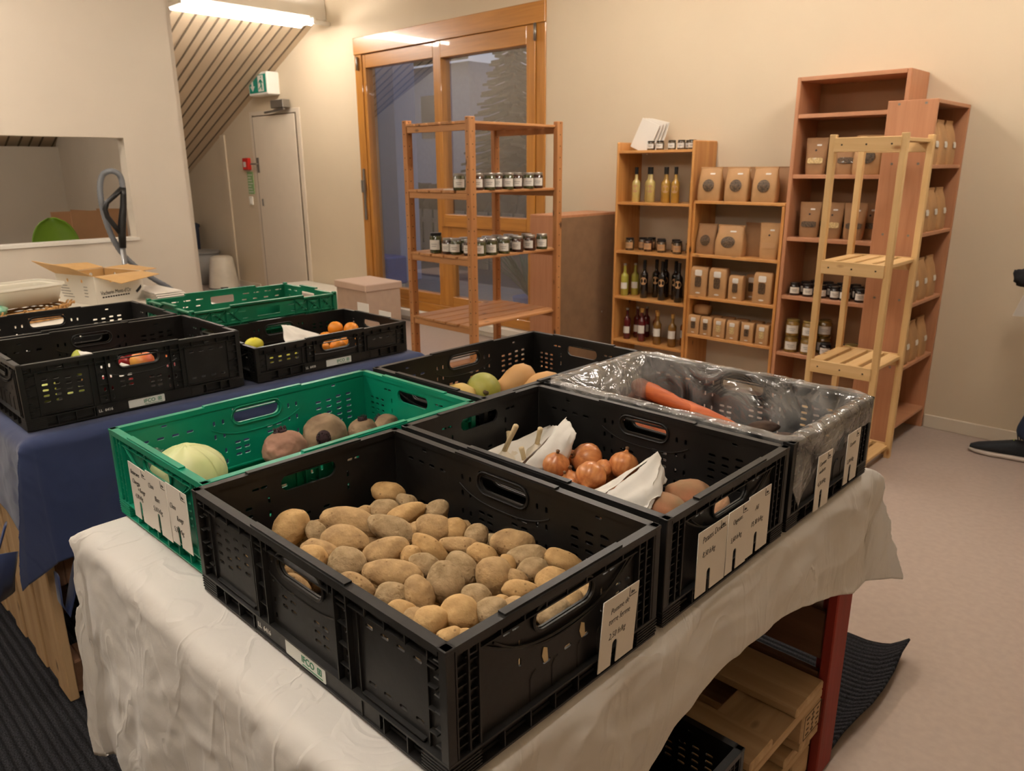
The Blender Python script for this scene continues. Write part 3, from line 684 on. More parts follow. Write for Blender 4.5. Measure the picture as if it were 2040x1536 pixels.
# green crate with trussed walls
def truss_crate():
    t = thing('crate', 'empty dark green crate with trussed walls behind the oranges', 'crate', (-1.71, .965, CT), radians(90)); m = M['green_plastic_dark']; h = .175
    g = G(); g.box((0, 0, .006), (.58, .38, .006))
    for s in (-1, 1): g.box((0, s*.192, .010), (.6, .014, .02)); g.box((s*.293, 0, .010), (.014, .398, .02))
    g.build('base_tray', m, t)
    def wallT(L, F):
        g = G(); rows = [(.02, .062), (.068, .108), (.114, .150)]
        holes = [rr(0, h-.038, .10, .030, .006)]
        for k in range(int(L/.05)):
            u = -L/2+.045+.05*k
            if abs(u) > .06: holes += [rr(u, h-.027, .030, .004), rr(u+.01, h-.052, .022, .0045)]
        g.mesh(plate([(-L/2+.01, .01), (L/2-.01, .01), (L/2-.01, h-.008), (L/2-.14, h-.008), (L/2-.16, h), (-L/2+.16, h), (-L/2+.14, h-.008), (-L/2+.01, h-.008)], holes, .003), F)
        for z in (.018, .064, .110): 
            vs = g.box((0, z, .004), (L-.02, .003, .010)); bmesh.ops.transform(g.bm, matrix=F, verts=vs)
        for u0, u1 in ((-L/2+.005, -.15 if L > .5 else -.06), (.15 if L > .5 else .06, L/2-.005)):
            vs = g.box(((u0+u1)/2, h-.010, .004), (u1-u0, .006, .014)); bmesh.ops.transform(g.bm, matrix=F, verts=vs)
        vs = g.box((0, h-.001, .004), (.3 if L > .5 else .12, .006, .014)); bmesh.ops.transform(g.bm, matrix=F, verts=vs)
        for lo, hi in ((.018, .064), (.064, .110), (.110, h-.012)):
            n = int(L/.055)
            for k in range(n):
                a = -L/2+.02+k*(L-.04)/n; b = a+(L-.04)/n
                if hi > .12 and abs((a+b)/2) < .09: continue
                for p, q in (((a, lo), (b, hi)), ((a, hi), (b, lo)), ((a, lo), (a, hi))):
                    g.bar(F @ Vector((p[0], p[1], .0045)), F @ Vector((q[0], q[1], .0045)), .0022, .006, up=F.to_3x3() @ Vector((0, 0, 1)))
        return g
    for s in (-1, 1): wallT(.6, frame((0, s*.188, 0), (-s, 0, 0), (0, 0, 1))).build('long_wall', m, t)
    for s in (-1, 1): wallT(.398, frame((s*.288, 0, 0), (0, s, 0), (0, 0, 1))).build('end_wall', m, t)
    for s in (-1, 1):
        for s2 in (-1, 1): g = G(); g.box((s*.292, s2*.191, h/2), (.016, .016, h)); g.build('corner_post', m, t, bevel=.002)
    return t
truss_crate()
# ------------------------------------------------------------ price cards
def card(label, o, ux, w, h, lines, size=.011, tilt=0, notch=True, bio=True, grp=None, seed=0, uz=(0, 0, 1)):
    uy = Vector(uz); ux = Vector(ux).normalized(); F = frame(o, ux, uy)
    nz = ux.cross(uy)
    t = thing('price_card', label, 'price card', o, 0, grp)
    F0 = F.copy(); F0.translation = (0, 0, 0)
    if notch:
        c = w*.42; k = .0055
        out = [(0, 0), (c-k, 0), (c-k, h*.30)]+[(c+k*cos(radians(180-30*i)), h*.30+k*sin(radians(180-30*i))) for i in range(1, 6)]+[(c+k, h*.30), (c+k, 0), (w, 0), (w, h), (0, h)]
    else: out = [(0, 0), (w, 0), (w, h), (0, h)]
    g = G(); g.mesh(plate(out, [], .0012), F0); cd = g.build('card', M['card_white'], t)
    if lines:
        g = G(); random.seed(seed); F1 = F0 @ Matrix.Translation((0, 0, .0009))
        for i, (x, y, s) in enumerate(lines):
            g.mesh(textmesh(s, size*random.uniform(.95, 1.08), .28, 'LEFT', .0002, -.0003), F1 @ Matrix.Translation((x*w, y*h, 0)) @ Matrix.Rotation(radians(random.uniform(1, 6)), 4, 'Z') @ Matrix.Diagonal((.82, 1.15, 1, 1)))
        if bio:
            g.mesh(textmesh('Bio', .0065, .25, 'LEFT', .0002, -.0001), F1 @ Matrix.Translation((w-.0185, h-.012, 0)))
            for a, b in (((w-.021, h-.002), (w-.021, h-.015)), ((w-.021, h-.015), (w-.005, h-.015))):
                g.bar(F1 @ Vector((a[0], a[1], 0)), F1 @ Vector((b[0], b[1], 0)), .0007, .0004, up=nz)
        g.build('handwriting', M['print_black'], cd)
    return t
XR = .6065
card('white price card for firm potatoes on the end of the potato crate', (XR, .252, .815), (0, 1, 0), .078, .105, [(.22, .76, 'Pomme de'), (.18, .62, 'terre ferme'), (.22, .40, '2,50 fr/kg')], .0115, seed=1, uz=(.03, .05, 1))
card('white price card for sweet potatoes, leftmost of three on the onion crate', (XR, .493, .818), (0, 1, 0), .088, .110, [(.14, .80, 'Patates Douces'), (.16, .58, '8,50 fr/kg')], .0125, seed=2)
card('white price card for onions, middle of three on the onion crate', (XR+.001, .582, .820), (0, 1, 0), .068, .110, [(.22, .76, 'Oignons'), (.16, .48, '5,60 fr/kg')], .0115, seed=3)
card('white price card for garlic, rightmost of three on the onion crate', (XR, .651, .822), (0, 1, 0), .078, .112, [(.30, .72, 'Ail'), (.14, .48, '19,30 fr/kg')], .012, seed=4)
card('white price card for purple carrots on the bag-lined crate', (XR+.012, .895, .826), (.02, 1, 0), .062, .112, [(.10, .80, 'Carotte'), (.12, .66, 'violette'), (.10, .44, '4,20 fr/kg')], .0105, seed=5)
card('white price card for orange carrots near the far corner of the lined crate', (XR+.012, 1.035, .836), (0, 1, 0), .066, .108, [(.20, .72, 'Carotte'), (.12, .40, '3,20 fr/kg')], .0105, seed=6)
card('white price card for beetroot, leftmost of three on the green crate', (-.300, .0105, .828), (1, 0, 0), .084, .110, [(.10, .80, 'Betteraves'), (.14, .64, 'Chioggia'), (.40, .53, '+ Rouge'), (.2, .38, '4,70 fr/kg')], .0118, seed=7)
card('white price card for white cabbage, middle of three on the green crate', (-.2145, .0095, .832), (1, 0, 0), .086, .112, [(.08, .72, 'Chou'), (.34, .55, 'Blanc'), (.20, .36, '5,10 fr/kg')], .013, seed=8)
card('white price card for red cabbage, rightmost of three on the green crate', (-.130, .0105, .836), (1, 0, 0), .080, .110, [(.10, .60, 'Chou'), (.40, .44, 'Rouge'), (.18, .22, '5,70 fr/kg')], .013, seed=9)
for x, s in ((-1.43, 'left'), (-1.36, 'middle')):
    card('white card on the near end of the apple crate, %s one' % s, (x, .010, .825), (1, 0, 0), .062, .10, [(.12, .66, 'Pommes'), (.15, .36, '4,50')], .011, seed=11)
card('blank white card clipped to the far end of the orange crate, nearer the green crate', (-1.375, 1.2685, .885), (1, 0, 0), .075, .062, None, notch=False)
card('blank white card clipped to the far end of the orange crate, nearer the wooden rack', (-1.235, 1.2685, .870), (1, 0, 0), .075, .062, None, notch=False)
# ------------------------------------------------------------ produce
CU = Vector((0.7202, 0.6937, 0.004)).normalized()     # sideways lie of the heap
CV = Vector((-0.1929, 0.1963, 0.9613)).normalized()
CW = CU.cross(CV)
POT = [(1,.069,.125,.885,.06,.048,60),(2,.108,.149,.885,.035,.029,-60),(3,.124,.205,.885,.09,.044,-15),(4,.171,.162,.885,.069,.044,-10),(5,.069,.323,.885,.057,.036,-10),(6,.125,.322,.885,.035,.025,-20),(7,.124,.273,.885,.047,.035,10),(8,.106,.246,.885,.025,.021,0),(9,.164,.287,.885,.066,.032,22),(10,.194,.238,.885,.076,.04,-22),(11,.192,.333,.885,.044,.031,28),(12,.241,.287,.885,.058,.044,-15),(13,.27,.31,.885,.037,.033,-70),(14,.308,.318,.885,.034,.03,80),(15,.288,.24,.885,.06,.029,-35),(16,.246,.183,.885,.07,.038,18),(17,.283,.204,.885,.03,.027,60),(18,.323,.201,.885,.046,.032,-25),(19,.316,.277,.885,.059,.026,-10),(20,.173,.113,.885,.053,.038,-20),(21,.189,.088,.885,.049,.047,0),(22,.234,.124,.885,.053,.044,-20),(23,.307,.153,.885,.081,.039,-8),(24,.379,.191,.885,.055,.049,-70),(25,.37,.229,.885,.054,.042,-62),(26,.352,.118,.885,.044,.032,-5),(27,.377,.144,.885,.049,.037,-60),(28,.295,.099,.885,.053,.026,-30),(29,.391,.105,.885,.039,.022,-15),(30,.438,.113,.885,.043,.035,10),(31,.456,.151,.885,.05,.041,-25),(32,.231,.038,.885,.042,.026,-30),(34,.31,.318,.885,.038,.034,80),(35,.368,.339,.885,.063,.039,-5),(36,.416,.32,.885,.061,.036,5),(37,.463,.351,.885,.056,.031,-22),(38,.446,.302,.885,.042,.031,12),(39,.419,.249,.885,.053,.046,-62),(40,.446,.267,.885,.033,.022,-30),(41,.488,.298,.885,.044,.035,10),(42,.471,.249,.885,.046,.025,0),(43,.363,.281,.885,.047,.03,-25),(44,.44,.194,.885,.039,.032,-10),(45,.475,.207,.885,.024,.02,0),(46,.48,.182,.885,.041,.036,20),(47,.494,.212,.885,.033,.024,15),(50,.542,.239,.885,.044,.033,32),(51,.54,.28,.885,.027,.029,0),(52,.543,.309,.885,.041,.027,50),(53,.481,.109,.885,.033,.021,10),(54,.498,.122,.885,.027,.02,-10),(55,.415,.105,.885,.026,.022,-30),(56,.219,.268,.885,.024,.021,0),(57,.406,.291,.885,.027,.02,-50)]
PLAB = {1: 'large egg-shaped potato against the left end of the crate', 2: 'small round potato just right of the large egg-shaped one at the left end', 3: 'longest potato at the back left of the heap, lying flat',
4: 'broad smooth potato in front of the longest one at the back left', 5: 'topmost potato by the far left corner, leaning on the back wall', 6: 'small potato tucked right behind the topmost potato of the far corner', 7: 'greyish round potato just below the topmost one at the far corner',
8: 'tiny potato peeping out behind the longest potato', 9: 'slender light potato slanting up right below the far corner', 10: 'long brown potato lying across the centre back of the heap', 11: 'dark round potato touching the back wall right of the far corner',
12: 'chunky pale potato with folded skin near the back wall', 13: 'upright potato half hidden behind the chunky pale one', 14: 'small upright potato standing alone against the back wall', 15: 'thin yellow potato slanting down right in the middle of the heap',
16: 'long potato with a black dent, rising to the right in the middle', 17: 'small potato between the dented long one and the thin yellow one', 18: 'stubby tapered potato left above the big round one with pits', 19: 'flat long potato behind the middle, left of the light knobbly one',
20: 'wide potato just behind the front rim, above the left hand hole', 21: 'potato seen through the hand hole of the front side', 22: 'round lumpy potato in front of the broad smooth one', 23: 'longest smooth potato in the middle of the heap, ringed by a faint crease',
24: 'biggest round potato with dark pits and rough skin in the centre', 25: 'dull oval potato leaning right behind the big pitted one', 26: 'flat-topped potato behind the middle of the front rim', 27: 'upright oval potato left in front of the big pitted one',
28: 'slim potato lying along the front rim, right of the hand hole', 29: 'potato half hidden by the front rim left of the near corner', 30: 'round yellowish potato close to the near corner on the left', 31: 'smooth orange-tinted potato close to the near corner on the right',
32: 'potato low behind the front wall under the hand hole', 34: 'upright brown potato at the back wall beside the small lone one', 35: 'large clean oval potato against the right part of the back wall', 36: 'large grey-tinted oval potato in front of the clean one at the right back',
37: 'long potato at the far right corner under the rim', 38: 'smooth medium potato in the right part, in front of the grey-tinted oval', 39: 'large potato with a vertical row of dents right of the centre', 40: 'small potato squeezed right of the dented large one',
41: 'rounded potato under the right end rim, behind the yellow finger shaped one', 42: 'yellow finger-shaped potato lying level at the right', 43: 'light knobbly potato above the large dented one', 44: 'dirty round potato right below the dented large one', 45: 'very small potato between the dirty round one and the rim',
46: 'speckled round potato near the right end rim, left of a half hidden one', 47: 'half hidden potato under the right end rim near the finger-shaped one', 50: 'oval potato showing in the hand hole of the right end', 51: 'narrow potato in the middle of the right end hand hole', 52: 'potato at the far side of the right end hand hole',
53: 'low potato in the very near corner of the crate', 54: 'low potato beside the one in the very near corner', 55: 'small dark potato between the two round ones near the near corner', 56: 'small pale potato wedged left of the chunky folded one', 57: 'small potato wedged behind the dented large one'}
def orient(an, spin=0.0):
    a = radians(an); ax = (CU*cos(a)+CV*sin(a)).normalized(); up = (-CU*sin(a)+CV*cos(a)).normalized(); dp = ax.cross(up)
    R = Matrix((ax, up, dp)).transposed().to_4x4()
    return R @ Matrix.Rotation(spin, 4, 'X')
skins = ['potato_skin', 'potato_skin_light', 'potato_skin_grey', 'potato_skin']
def potato(p, L, Wd, an, seed, label, m=None, D=None):
    g = G(); R = orient(an); random.seed(seed)
    vs = bmesh.ops.create_icosphere(g.bm, subdivisions=4, radius=1.0)['verts']
    bend = random.uniform(-.12, .12); tap = random.uniform(-.12, .12)
    for v in vs:
        c = v.co.copy(); n1 = noise.noise(c*1.3+Vector((seed*3.1, 1, 2))); n2 = noise.noise(c*3.2+Vector((1, seed*2.7, 5)))
        s = 1+.11*n1+.035*n2
        pit = noise.noise(c*5.5+Vector((seed, 4, seed*.7)))
        if pit > .45: s -= .12*(pit-.45)
        c = c*s; c.y *= 1+tap*c.x; c.z *= 1+tap*c.x; c.y += bend*(c.x*c.x-.4)
        v.co = Vector((c.x*L/2, c.y*Wd/2, c.z*(D or Wd*.98)/2))
    bmesh.ops.transform(g.bm, matrix=R, verts=vs)
    o = g.build('potato', M[m or skins[seed % 4]], None, True); o.location = p
    tag(o, label, 'potato', 'potatoes in the front crate'); return o
for k, x, y, z, L, Wd, an in POT:
    f = 1.14
    light = {9: 1, 15: 1, 30: 1, 31: 1, 42: 1, 43: 1, 53: 1, 54: 1, 21: 1, 23: 0, 24: 2, 44: 2, 36: 2, 25: 2, 7: 2, 11: 2}.get(k)
    potato((x, y, z), L*f, Wd*f, an, k, 'brown '+PLAB[k] if not PLAB[k].startswith(('small', 'large', 'tiny')) else PLAB[k], skins[light] if light is not None else None)
random.seed(77); ii = 100
for lay, z in ((0, .845), (1, .826)):
    for i in range(9):
        for j in range(6):
            x = .055+.0612*i+random.uniform(-.008, .008); y = .05+.060*j+random.uniform(-.008, .008)
            if lay == 1 and (i+j) % 2: continue
            ii += 1; L = random.uniform(.058, .068)
            potato((x, y, z), L, random.uniform(.038, .044), random.choice([0, 20, -20, 90, 60]), ii, 'brown potato mostly hidden under the top layer of the heap', D=.042 if lay == 0 else .03)
# onions
def onion(p, r, tilt, az, label, tip=1.0, root=True):
    t = thing('onion', label, 'onion', p, 0, 'onions in the middle crate')
    R = Matrix.Rotation(az, 4, 'Z') @ Matrix.Rotation(tilt, 4, 'X')
    g = G(); pf = [(0, -.92), (.18, -.93), (.5, -.82), (.8, -.52), (.97, -.12), (1.0, .1), (.93, .42), (.74, .72), (.45, .92), (.22, 1.04), (.12, 1.2*tip), (.08, 1.38*tip), (0, 1.4*tip)]
    g.lathe([(a*r, b*r*.92) for a, b in pf], 40)
    for v in g.bm.verts:
        a = math.atan2(v.co.y, v.co.x); v.co.x *= 1+.008*sin(a*13); v.co.y *= 1+.008*sin(a*13)
    g.build('bulb', M['onion_skin'], t, True).rotation_euler = R.to_euler()
    g = G(); g.lathe([(.13*r, 1.02*r), (.11*r, 1.2*r*tip), (.15*r, 1.32*r*tip), (.05*r, 1.38*r*tip)], 10)
    g.build('neck', M['onion_dry'], t, True).rotation_euler = R.to_euler()
    if root:
        g = G(); random.seed(int(r*1e5))
        for k in range(14):
            a = k*2.4; q = .16*r*random.random()**.5; g.tube([(q*cos(a), q*sin(a), -.86*r), (q*cos(a)*1.8, q*sin(a)*1.8, -.95*r-.003*random.random())], .0007, 4)
        g.build('root_hairs', M['onion_dry'], t).rotation_euler = R.to_euler()
onion((.219, .714, .878), .034, radians(110), radians(150), 'largest onion at the back of the heap showing its dark root end')
onion((.191, .650, .876), .0285, radians(20), radians(60), 'left onion leaning on the white paper with its dry neck up')
onion((.277, .656, .876), .031, radians(115), radians(20), 'striped onion lying in front with its neck pointing down right')
onion((.296, .736, .877), .0305, radians(40), radians(200), 'right onion half covered by the folded white paper')
onion((.256, .606, .862), .022, radians(10), radians(0), 'small onion low at the front with a pointed pale neck', 1.15)
onion((.268, .708, .872), .019, radians(60), radians(0), 'small onion squeezed behind, between the two big ones')
onion((.178, .718, .868), .017, radians(30), radians(80), 'small onion behind the left one by the back wall')
for k, (x, y) in enumerate(((.22, .66), (.29, .61), (.33, .69), (.24, .75), (.30, .77), (.17, .60), (.34, .63))):
    onion((x, y, .838), .03, radians(30*k), radians(60*k), 'onion mostly hidden at the bottom of the onion heap')
# sweet potatoes
def tuber(name, p, L, Wd, an, seed, label, cat, m, grp=None, tapend=.35, flat=.95, hz=None):
    g = G(); vs = bmesh.ops.create_icosphere(g.bm, subdivisions=4, radius=1.0)['verts']
    for v in vs:
        c = v.co.copy(); s = 1+.13*noise.noise(c*1.4+Vector((seed*3.1, 1, 2)))+.05*noise.noise(c*4+Vector((1, seed*2.7, 5)))
        c *= s; k_ = 1-tapend*abs(c.x)**2; v.co = Vector((c.x*L/2, c.y*k_*Wd/2, c.z*k_*Wd*flat/2))
    R = orient(an) if hz is None else Matrix.Rotation(hz, 4, 'Z') @ Matrix.Rotation(an, 4, 'Y')
    bmesh.ops.transform(g.bm, matrix=R, verts=vs)
    o = g.build(name, M[m], None, True); o.location = p; tag(o, label, cat, grp); return o
GS = 'sweet potatoes in the onion crate'
tuber('sweet_potato', (.462, .722, .868), .105, .062, -12, 3, 'larger dirty sweet potato at the right end behind the other', 'sweet potato', 'sweet_potato', GS)
tuber('sweet_potato', (.452, .645, .868), .10, .056, -18, 5, 'pink-skinned sweet potato in front at the right end of the onion crate', 'sweet potato', 'sweet_potato', GS)
tuber('sweet_potato', (.385, .610, .862), .05, .03, 0, 8, 'small brown sweet potato below the folded white paper', 'sweet potato', 'sweet_potato', GS)
tuber('sweet_potato', (.548, .655, .885), .07, .045, 60, 9, 'sweet potato seen through the hand hole above its price card', 'sweet potato', 'sweet_potato', GS)
tuber('sweet_potato', (.50, .60, .835), .13, .05, 10, 11, 'sweet potato lying low at the bottom of the onion crate', 'sweet potato', 'sweet_potato', GS)
tuber('sweet_potato', (.46, .70, .832), .12, .045, -20, 13, 'sweet potato buried under the two at the right end', 'sweet potato', 'sweet_potato', GS)
# garlic
def garlic(p, r, top, label):
    t = thing('garlic', label, 'garlic', p, 0, 'garlic bulbs at the left of the onion crate')
    g = G(); g.lathe([(0, -r*.8), (r*.6, -r*.75), (r, -r*.2), (r*.9, r*.25), (r*.4, r*.7), (r*.18, r*1.0), (r*.15, r*1.2)], 24)
    for v in g.bm.verts:
        a = math.atan2(v.co.y, v.co.x); f = 1+.07*abs(sin(a*3.5)); v.co.x *= f; v.co.y *= f
    g.build('bulb', M['garlic_skin'], t, True)
    g = G(); e = Vector(top)-Vector(p); g.tube([(0, 0, r*.9), Vector((0, 0, r*.9))*.5+e*.5, e], [.0055, .005, .006], 8); g.build('stalk', M['garlic_stem'], t, True)
garlic((.075, .62, .862), .024, (.118, .611, .952), 'garlic bulb with the tallest dry stalk at the left of the onion crate')
garlic((.095, .70, .862), .024, (.129, .672, .932), 'garlic bulb with a short stalk behind the tallest one')
garlic((.128, .625, .858), .021, (.127, .617, .905), 'garlic bulb with a cut stalk next to the raised white paper')
garlic((.055, .56, .855), .024, (.05, .53, .90), 'garlic bulb at the near left corner of the onion crate')
garlic((.045, .665, .855), .024, (.03, .68, .90), 'garlic bulb behind at the left wall of the onion crate')
def crumple(name, quad, label, cat='paper', m='tissue', n=14, amp=.008, bulge=(0, 0, 0), seed=0, grp=None, th=.0006):
    a, b, c, d = [Vector(q) for q in quad]; B = Vector(bulge)
    def f(u, v):
        p = (a*(1-u)+b*u)*(1-v)+(d*(1-u)+c*u)*v
        w = 16*u*(1-u)*v*(1-v)
        q = Vector((noise.noise(Vector((u*3+seed, v*3, 1))), noise.noise(Vector((u*3, v*3+seed, 7))), noise.noise(Vector((u*4, v*4, seed+3)))))
        r_ = abs(noise.noise(Vector((u*6+seed, v*6, 9))))
        return p + B*w + q*amp*(0.4+w*.6) + B.normalized()*amp*.7*r_ if B.length else p+q*amp
    g = G(); g.grid(f, n, n); o = g.build(name, M[m], None, 35, solid=th); return tag(o, label, cat, grp)
crumple('wrapping_paper', [(.168, .710, .958), (.222, .676, .945), (.207, .668, .872), (.150, .585, .868)], 'raised white paper sheet with a peak between the garlic and the onions', bulge=(.0, -.01, .0), seed=1)
crumple('wrapping_paper', [(.058, .785, .895), (.158, .70, .94), (.142, .585, .872), (.035, .53, .876)], 'white paper lining under the garlic bulbs', bulge=(0, 0, -.045), seed=4, amp=.01)
crumple('wrapping_paper', [(.413, .674, .957), (.440, .668, .912), (.448, .588, .872), (.352, .590, .874)], 'folded white paper standing up between the onions and the sweet potatoes', bulge=(.024, -.012, -.006), seed=8, amp=.012)
crumple('wrapping_paper', [(.413, .674, .957), (.352, .590, .874), (.31, .583, .868), (.33, .70, .88)], 'white paper flap turned towards the onions', bulge=(-.008, .0, -.008), seed=12, amp=.009)
# green crate: beetroot and cabbage
def beet(p, r, an, label, m, crown=True, seed=0, look=(0, 0, 1)):
    t = thing('beetroot', label, 'beetroot', p, 0, 'beetroots in the green crate')
    q = Vector((0, 0, 1)).rotation_difference(Vector(look).normalized()).to_matrix().to_4x4()
    g = G(); g.blob((0, 0, 0), (r, r, r*.9), 5, .09, 2, seed)
    for v in g.bm.verts: v.co *= 1+.02*noise.noise(v.co*60)+.012*noise.noise(v.co*140)
    g.lathe([(r*.3, -r*.8), (r*.10, -r*1.1), (.002, -r*1.4)], 12)
    bmesh.ops.transform(g.bm, matrix=q, verts=g.bm.verts[:]); g.build('root', M[m], t, True)
    g = G(); g.lathe([(r*.34, r*.80), (r*.30, r*.93), (r*.12, r*.98), (0, r*1.0)], 16); random.seed(seed)
    for k in range(16):
        a = k*2.4; rr_ = r*.25*random.random()**.5+r*.05; g.tube([(rr_*cos(a), rr_*sin(a), r*.9), (rr_*cos(a)*1.1, rr_*sin(a)*1.1, r*(1.02+.12*random.random()))], [r*.045, r*.02], 5)
    bmesh.ops.transform(g.bm, matrix=q, verts=g.bm.verts[:]); g.build('crown', M['beet_crown'], t, True)
beet((-.312, .332, .868), .046, 0, 'pinkish beetroot with its crown up, nearest the cabbage', 'beet_skin', seed=1, look=(-.2, -.1, 1))
beet((-.322, .440, .866), .051, 0, 'largest dirty beetroot with its purple crown facing the front', 'beet_dirty', seed=2, look=(.75, -.55, .25))
beet((-.292, .523, .862), .036, 0, 'pale brown beetroot right of the largest one', 'beet_dirty', seed=3, look=(0, 0, 1))
beet((-.272, .574, .868), .031, 0, 'smallest beetroot by the far wall of the green crate', 'beet_dirty', seed=4, look=(-.7, -.2, .5))
beet((-.20, .40, .842), .036, 0, 'beetroot hidden low behind the near rim of the green crate', 'beet_dirty', seed=5)
beet((-.21, .30, .842), .036, 0, 'beetroot hidden low beside the cabbage behind the near rim', 'beet_skin', seed=6)
cb = thing('cabbage', 'pale green cut white cabbage at the card end of the green crate', 'cabbage', (-.312, .122, .870))
g = G(); g.blob((0, 0, 0), (.066, .068, .058), 5, .10, 2, 4)
for v in g.bm.verts: v.co *= 1+.035*(.5-abs(noise.noise(v.co*34)))+.012*noise.noise(v.co*90)
g.build('head', M['cabbage_leaf'], cb, True)
for k in range(6):
    a0 = k*1.15; g = G()
    def f(u, v, a0=a0, k=k):
        th = a0+(u-.5)*1.9; ph = -.7+v*2.25; wv = noise.noise(Vector((u*5, v*5, k*3))); edge_ = max(0, abs(u-.5)*2-.6)+max(0, v-.75)
        r = 1.035+.008*k+.045*wv+.05*edge_*wv
        return Vector((.067*r*cos(th)*cos(ph), .069*r*sin(th)*cos(ph), .059*r*sin(ph)))
    g.grid(f, 22, 20); g.build('outer_leaf', M['cabbage_leaf'], cb, True, solid=.0012)
rc = G(); rc.blob((-.10, .10, .855), (.055, .055, .048), 4, .05, 2, 9); rc = rc.build('cabbage', M['beet_crown'], None, True); tag(rc, 'dark red cabbage half under the near rim of the green crate', 'cabbage')
crumple('plastic_scrap', [(-.385, .075, .925), (-.365, .10, .918), (-.35, .075, .88), (-.375, .05, .885)], 'scrap of clear plastic sticking up behind the cabbage', 'plastic scrap', 'bag_film', 8, .008, (0, 0, .005), 3)
# squashes
def squash(p, secs, rot, label, m, stem=True, grp='squashes in the far crate'):
    t = thing('squash', label, 'squash', p, 0, grp); R = rot
    g = G(); g.lathe(secs, 32, M=R)
    for v in g.bm.verts: v.co *= 1+.02*noise.noise(v.co*30)
    g.build('fruit', M[m], t, True)
    if stem:
        z = secs[-1][1]; g = G(); g.tube([R @ Vector((0, 0, z-.004)), R @ Vector((.001, 0, z+.012)), R @ Vector((.004, 0, z+.022))], [.006, .0045, .006], 8); g.build('stem', M['stem_brown'], t, True)
def rot(tx, rz): return Matrix.Rotation(rz, 4, 'Z') @ Matrix.Rotation(tx, 4, 'X')
but = [(0, -.058), (.025, -.055), (.042, -.04), (.048, -.018), (.044, .01), (.033, .035), (.028, .06), (.026, .08), (.018, .09), (0, .092)]
squash((-.322, .942, .868), [(0, -.06), (.02, -.057), (.038, -.04), (.047, -.01), (.047, .015), (.036, .042), (.016, .057), (0, .06)], rot(radians(80), radians(50)), 'yellow-green oval squash in front', 'squash_green')
squash((-.292, 1.045, .872), but, rot(radians(115), radians(-30)), 'large tan butternut squash behind the green one', 'butternut')
squash((-.215, 1.065, .866), but, rot(radians(100), radians(-70)), 'second tan butternut squash lying under the right rim', 'butternut')
squash((-.330, .865, .858), [(0, -.045), (.02, -.043), (.036, -.03), (.043, 0), (.036, .03), (.015, .044), (0, .045)], rot(radians(85), radians(90)), 'pale yellow squash low at the left beside the green one', 'squash_pale')
squash((-.22, .90, .845), [(0, -.045), (.02, -.043), (.036, -.03), (.042, 0), (.036, .03), (.015, .044), (0, .045)], rot(radians(85), radians(20)), 'yellow squash seen through the hand hole of the green crate', 'squash_green')
# carrots in the lined crate
def carrot(p0, p1, r, label, m='carrot_skin', top='carrot_top'):
    t = thing('carrot', label, 'carrot', p0, 0, 'carrots in the lined crate')
    e = Vector(p1)-Vector(p0); pts = []; rs = []; side = e.cross(Vector((0, 0, 1))).normalized()
    for k in range(13):
        f = k/12; pts.append(e*f+side*.012*sin(f*2.6)+Vector((0, 0, .004*sin(f*3)))); rs.append(r*(.6 if k == 0 else 1.0)*(1-.15*f-.72*f**3)*(1+.04*sin(k*2.1)))
    g = G(); g.tube(pts, rs, 18); g.build('root', M[m], t, True)
    g = G(); d = -e.normalized()
    for k in range(7):
        a = k*.9; o = side*cos(a)*r*.35+Vector((0, 0, sin(a)*r*.35)); g.tube([o, o*1.3+d*.012], [.0035, .002], 5)
    g.build('leaf_stub', M[top], t, True)
carrot((.012, 1.180, .897), (.255, 1.118, .886), .024, 'thick orange carrot with a green top leaning over the others')
carrot((.130, 1.158, .882), (.365, 1.100, .884), .019, 'thinner orange carrot pointing to the right end of the lined crate')
carrot((.05, 1.00, .850), (.33, 1.03, .846), .022, 'orange carrot seen through the hand hole of the onion crate')
carrot((.03, 1.08, .842), (.32, 1.07, .842), .022, 'orange carrot at the bottom under the clear bag')
carrot((.04, 1.14, .836), (.30, 1.16, .836), .02, 'orange carrot along the far wall under the clear bag')
tuber('carrot', (.400, 1.125, .884), .075, .034, radians(-10), 4, 'dark purple carrot crossing under the tip of the thin orange one', 'carrot', 'purple_carrot', 'carrots in the lined crate', hz=radians(20))
tuber('carrot', (.470, 1.08, .884), .09, .036, radians(8), 6, 'dark purple carrot close to the right end of the lined crate', 'carrot', 'purple_carrot', 'carrots in the lined crate', hz=radians(70))
tuber('carrot', (.50, 1.02, .846), .12, .038, 0, 7, 'dark purple carrot low beside the price cards of the lined crate', 'carrot', 'purple_carrot', 'carrots in the lined crate', hz=radians(30))
tuber('carrot', (.43, 1.00, .842), .12, .036, 0, 9, 'dark purple carrot low near the middle of the lined crate', 'carrot', 'purple_carrot', 'carrots in the lined crate', hz=radians(-30))
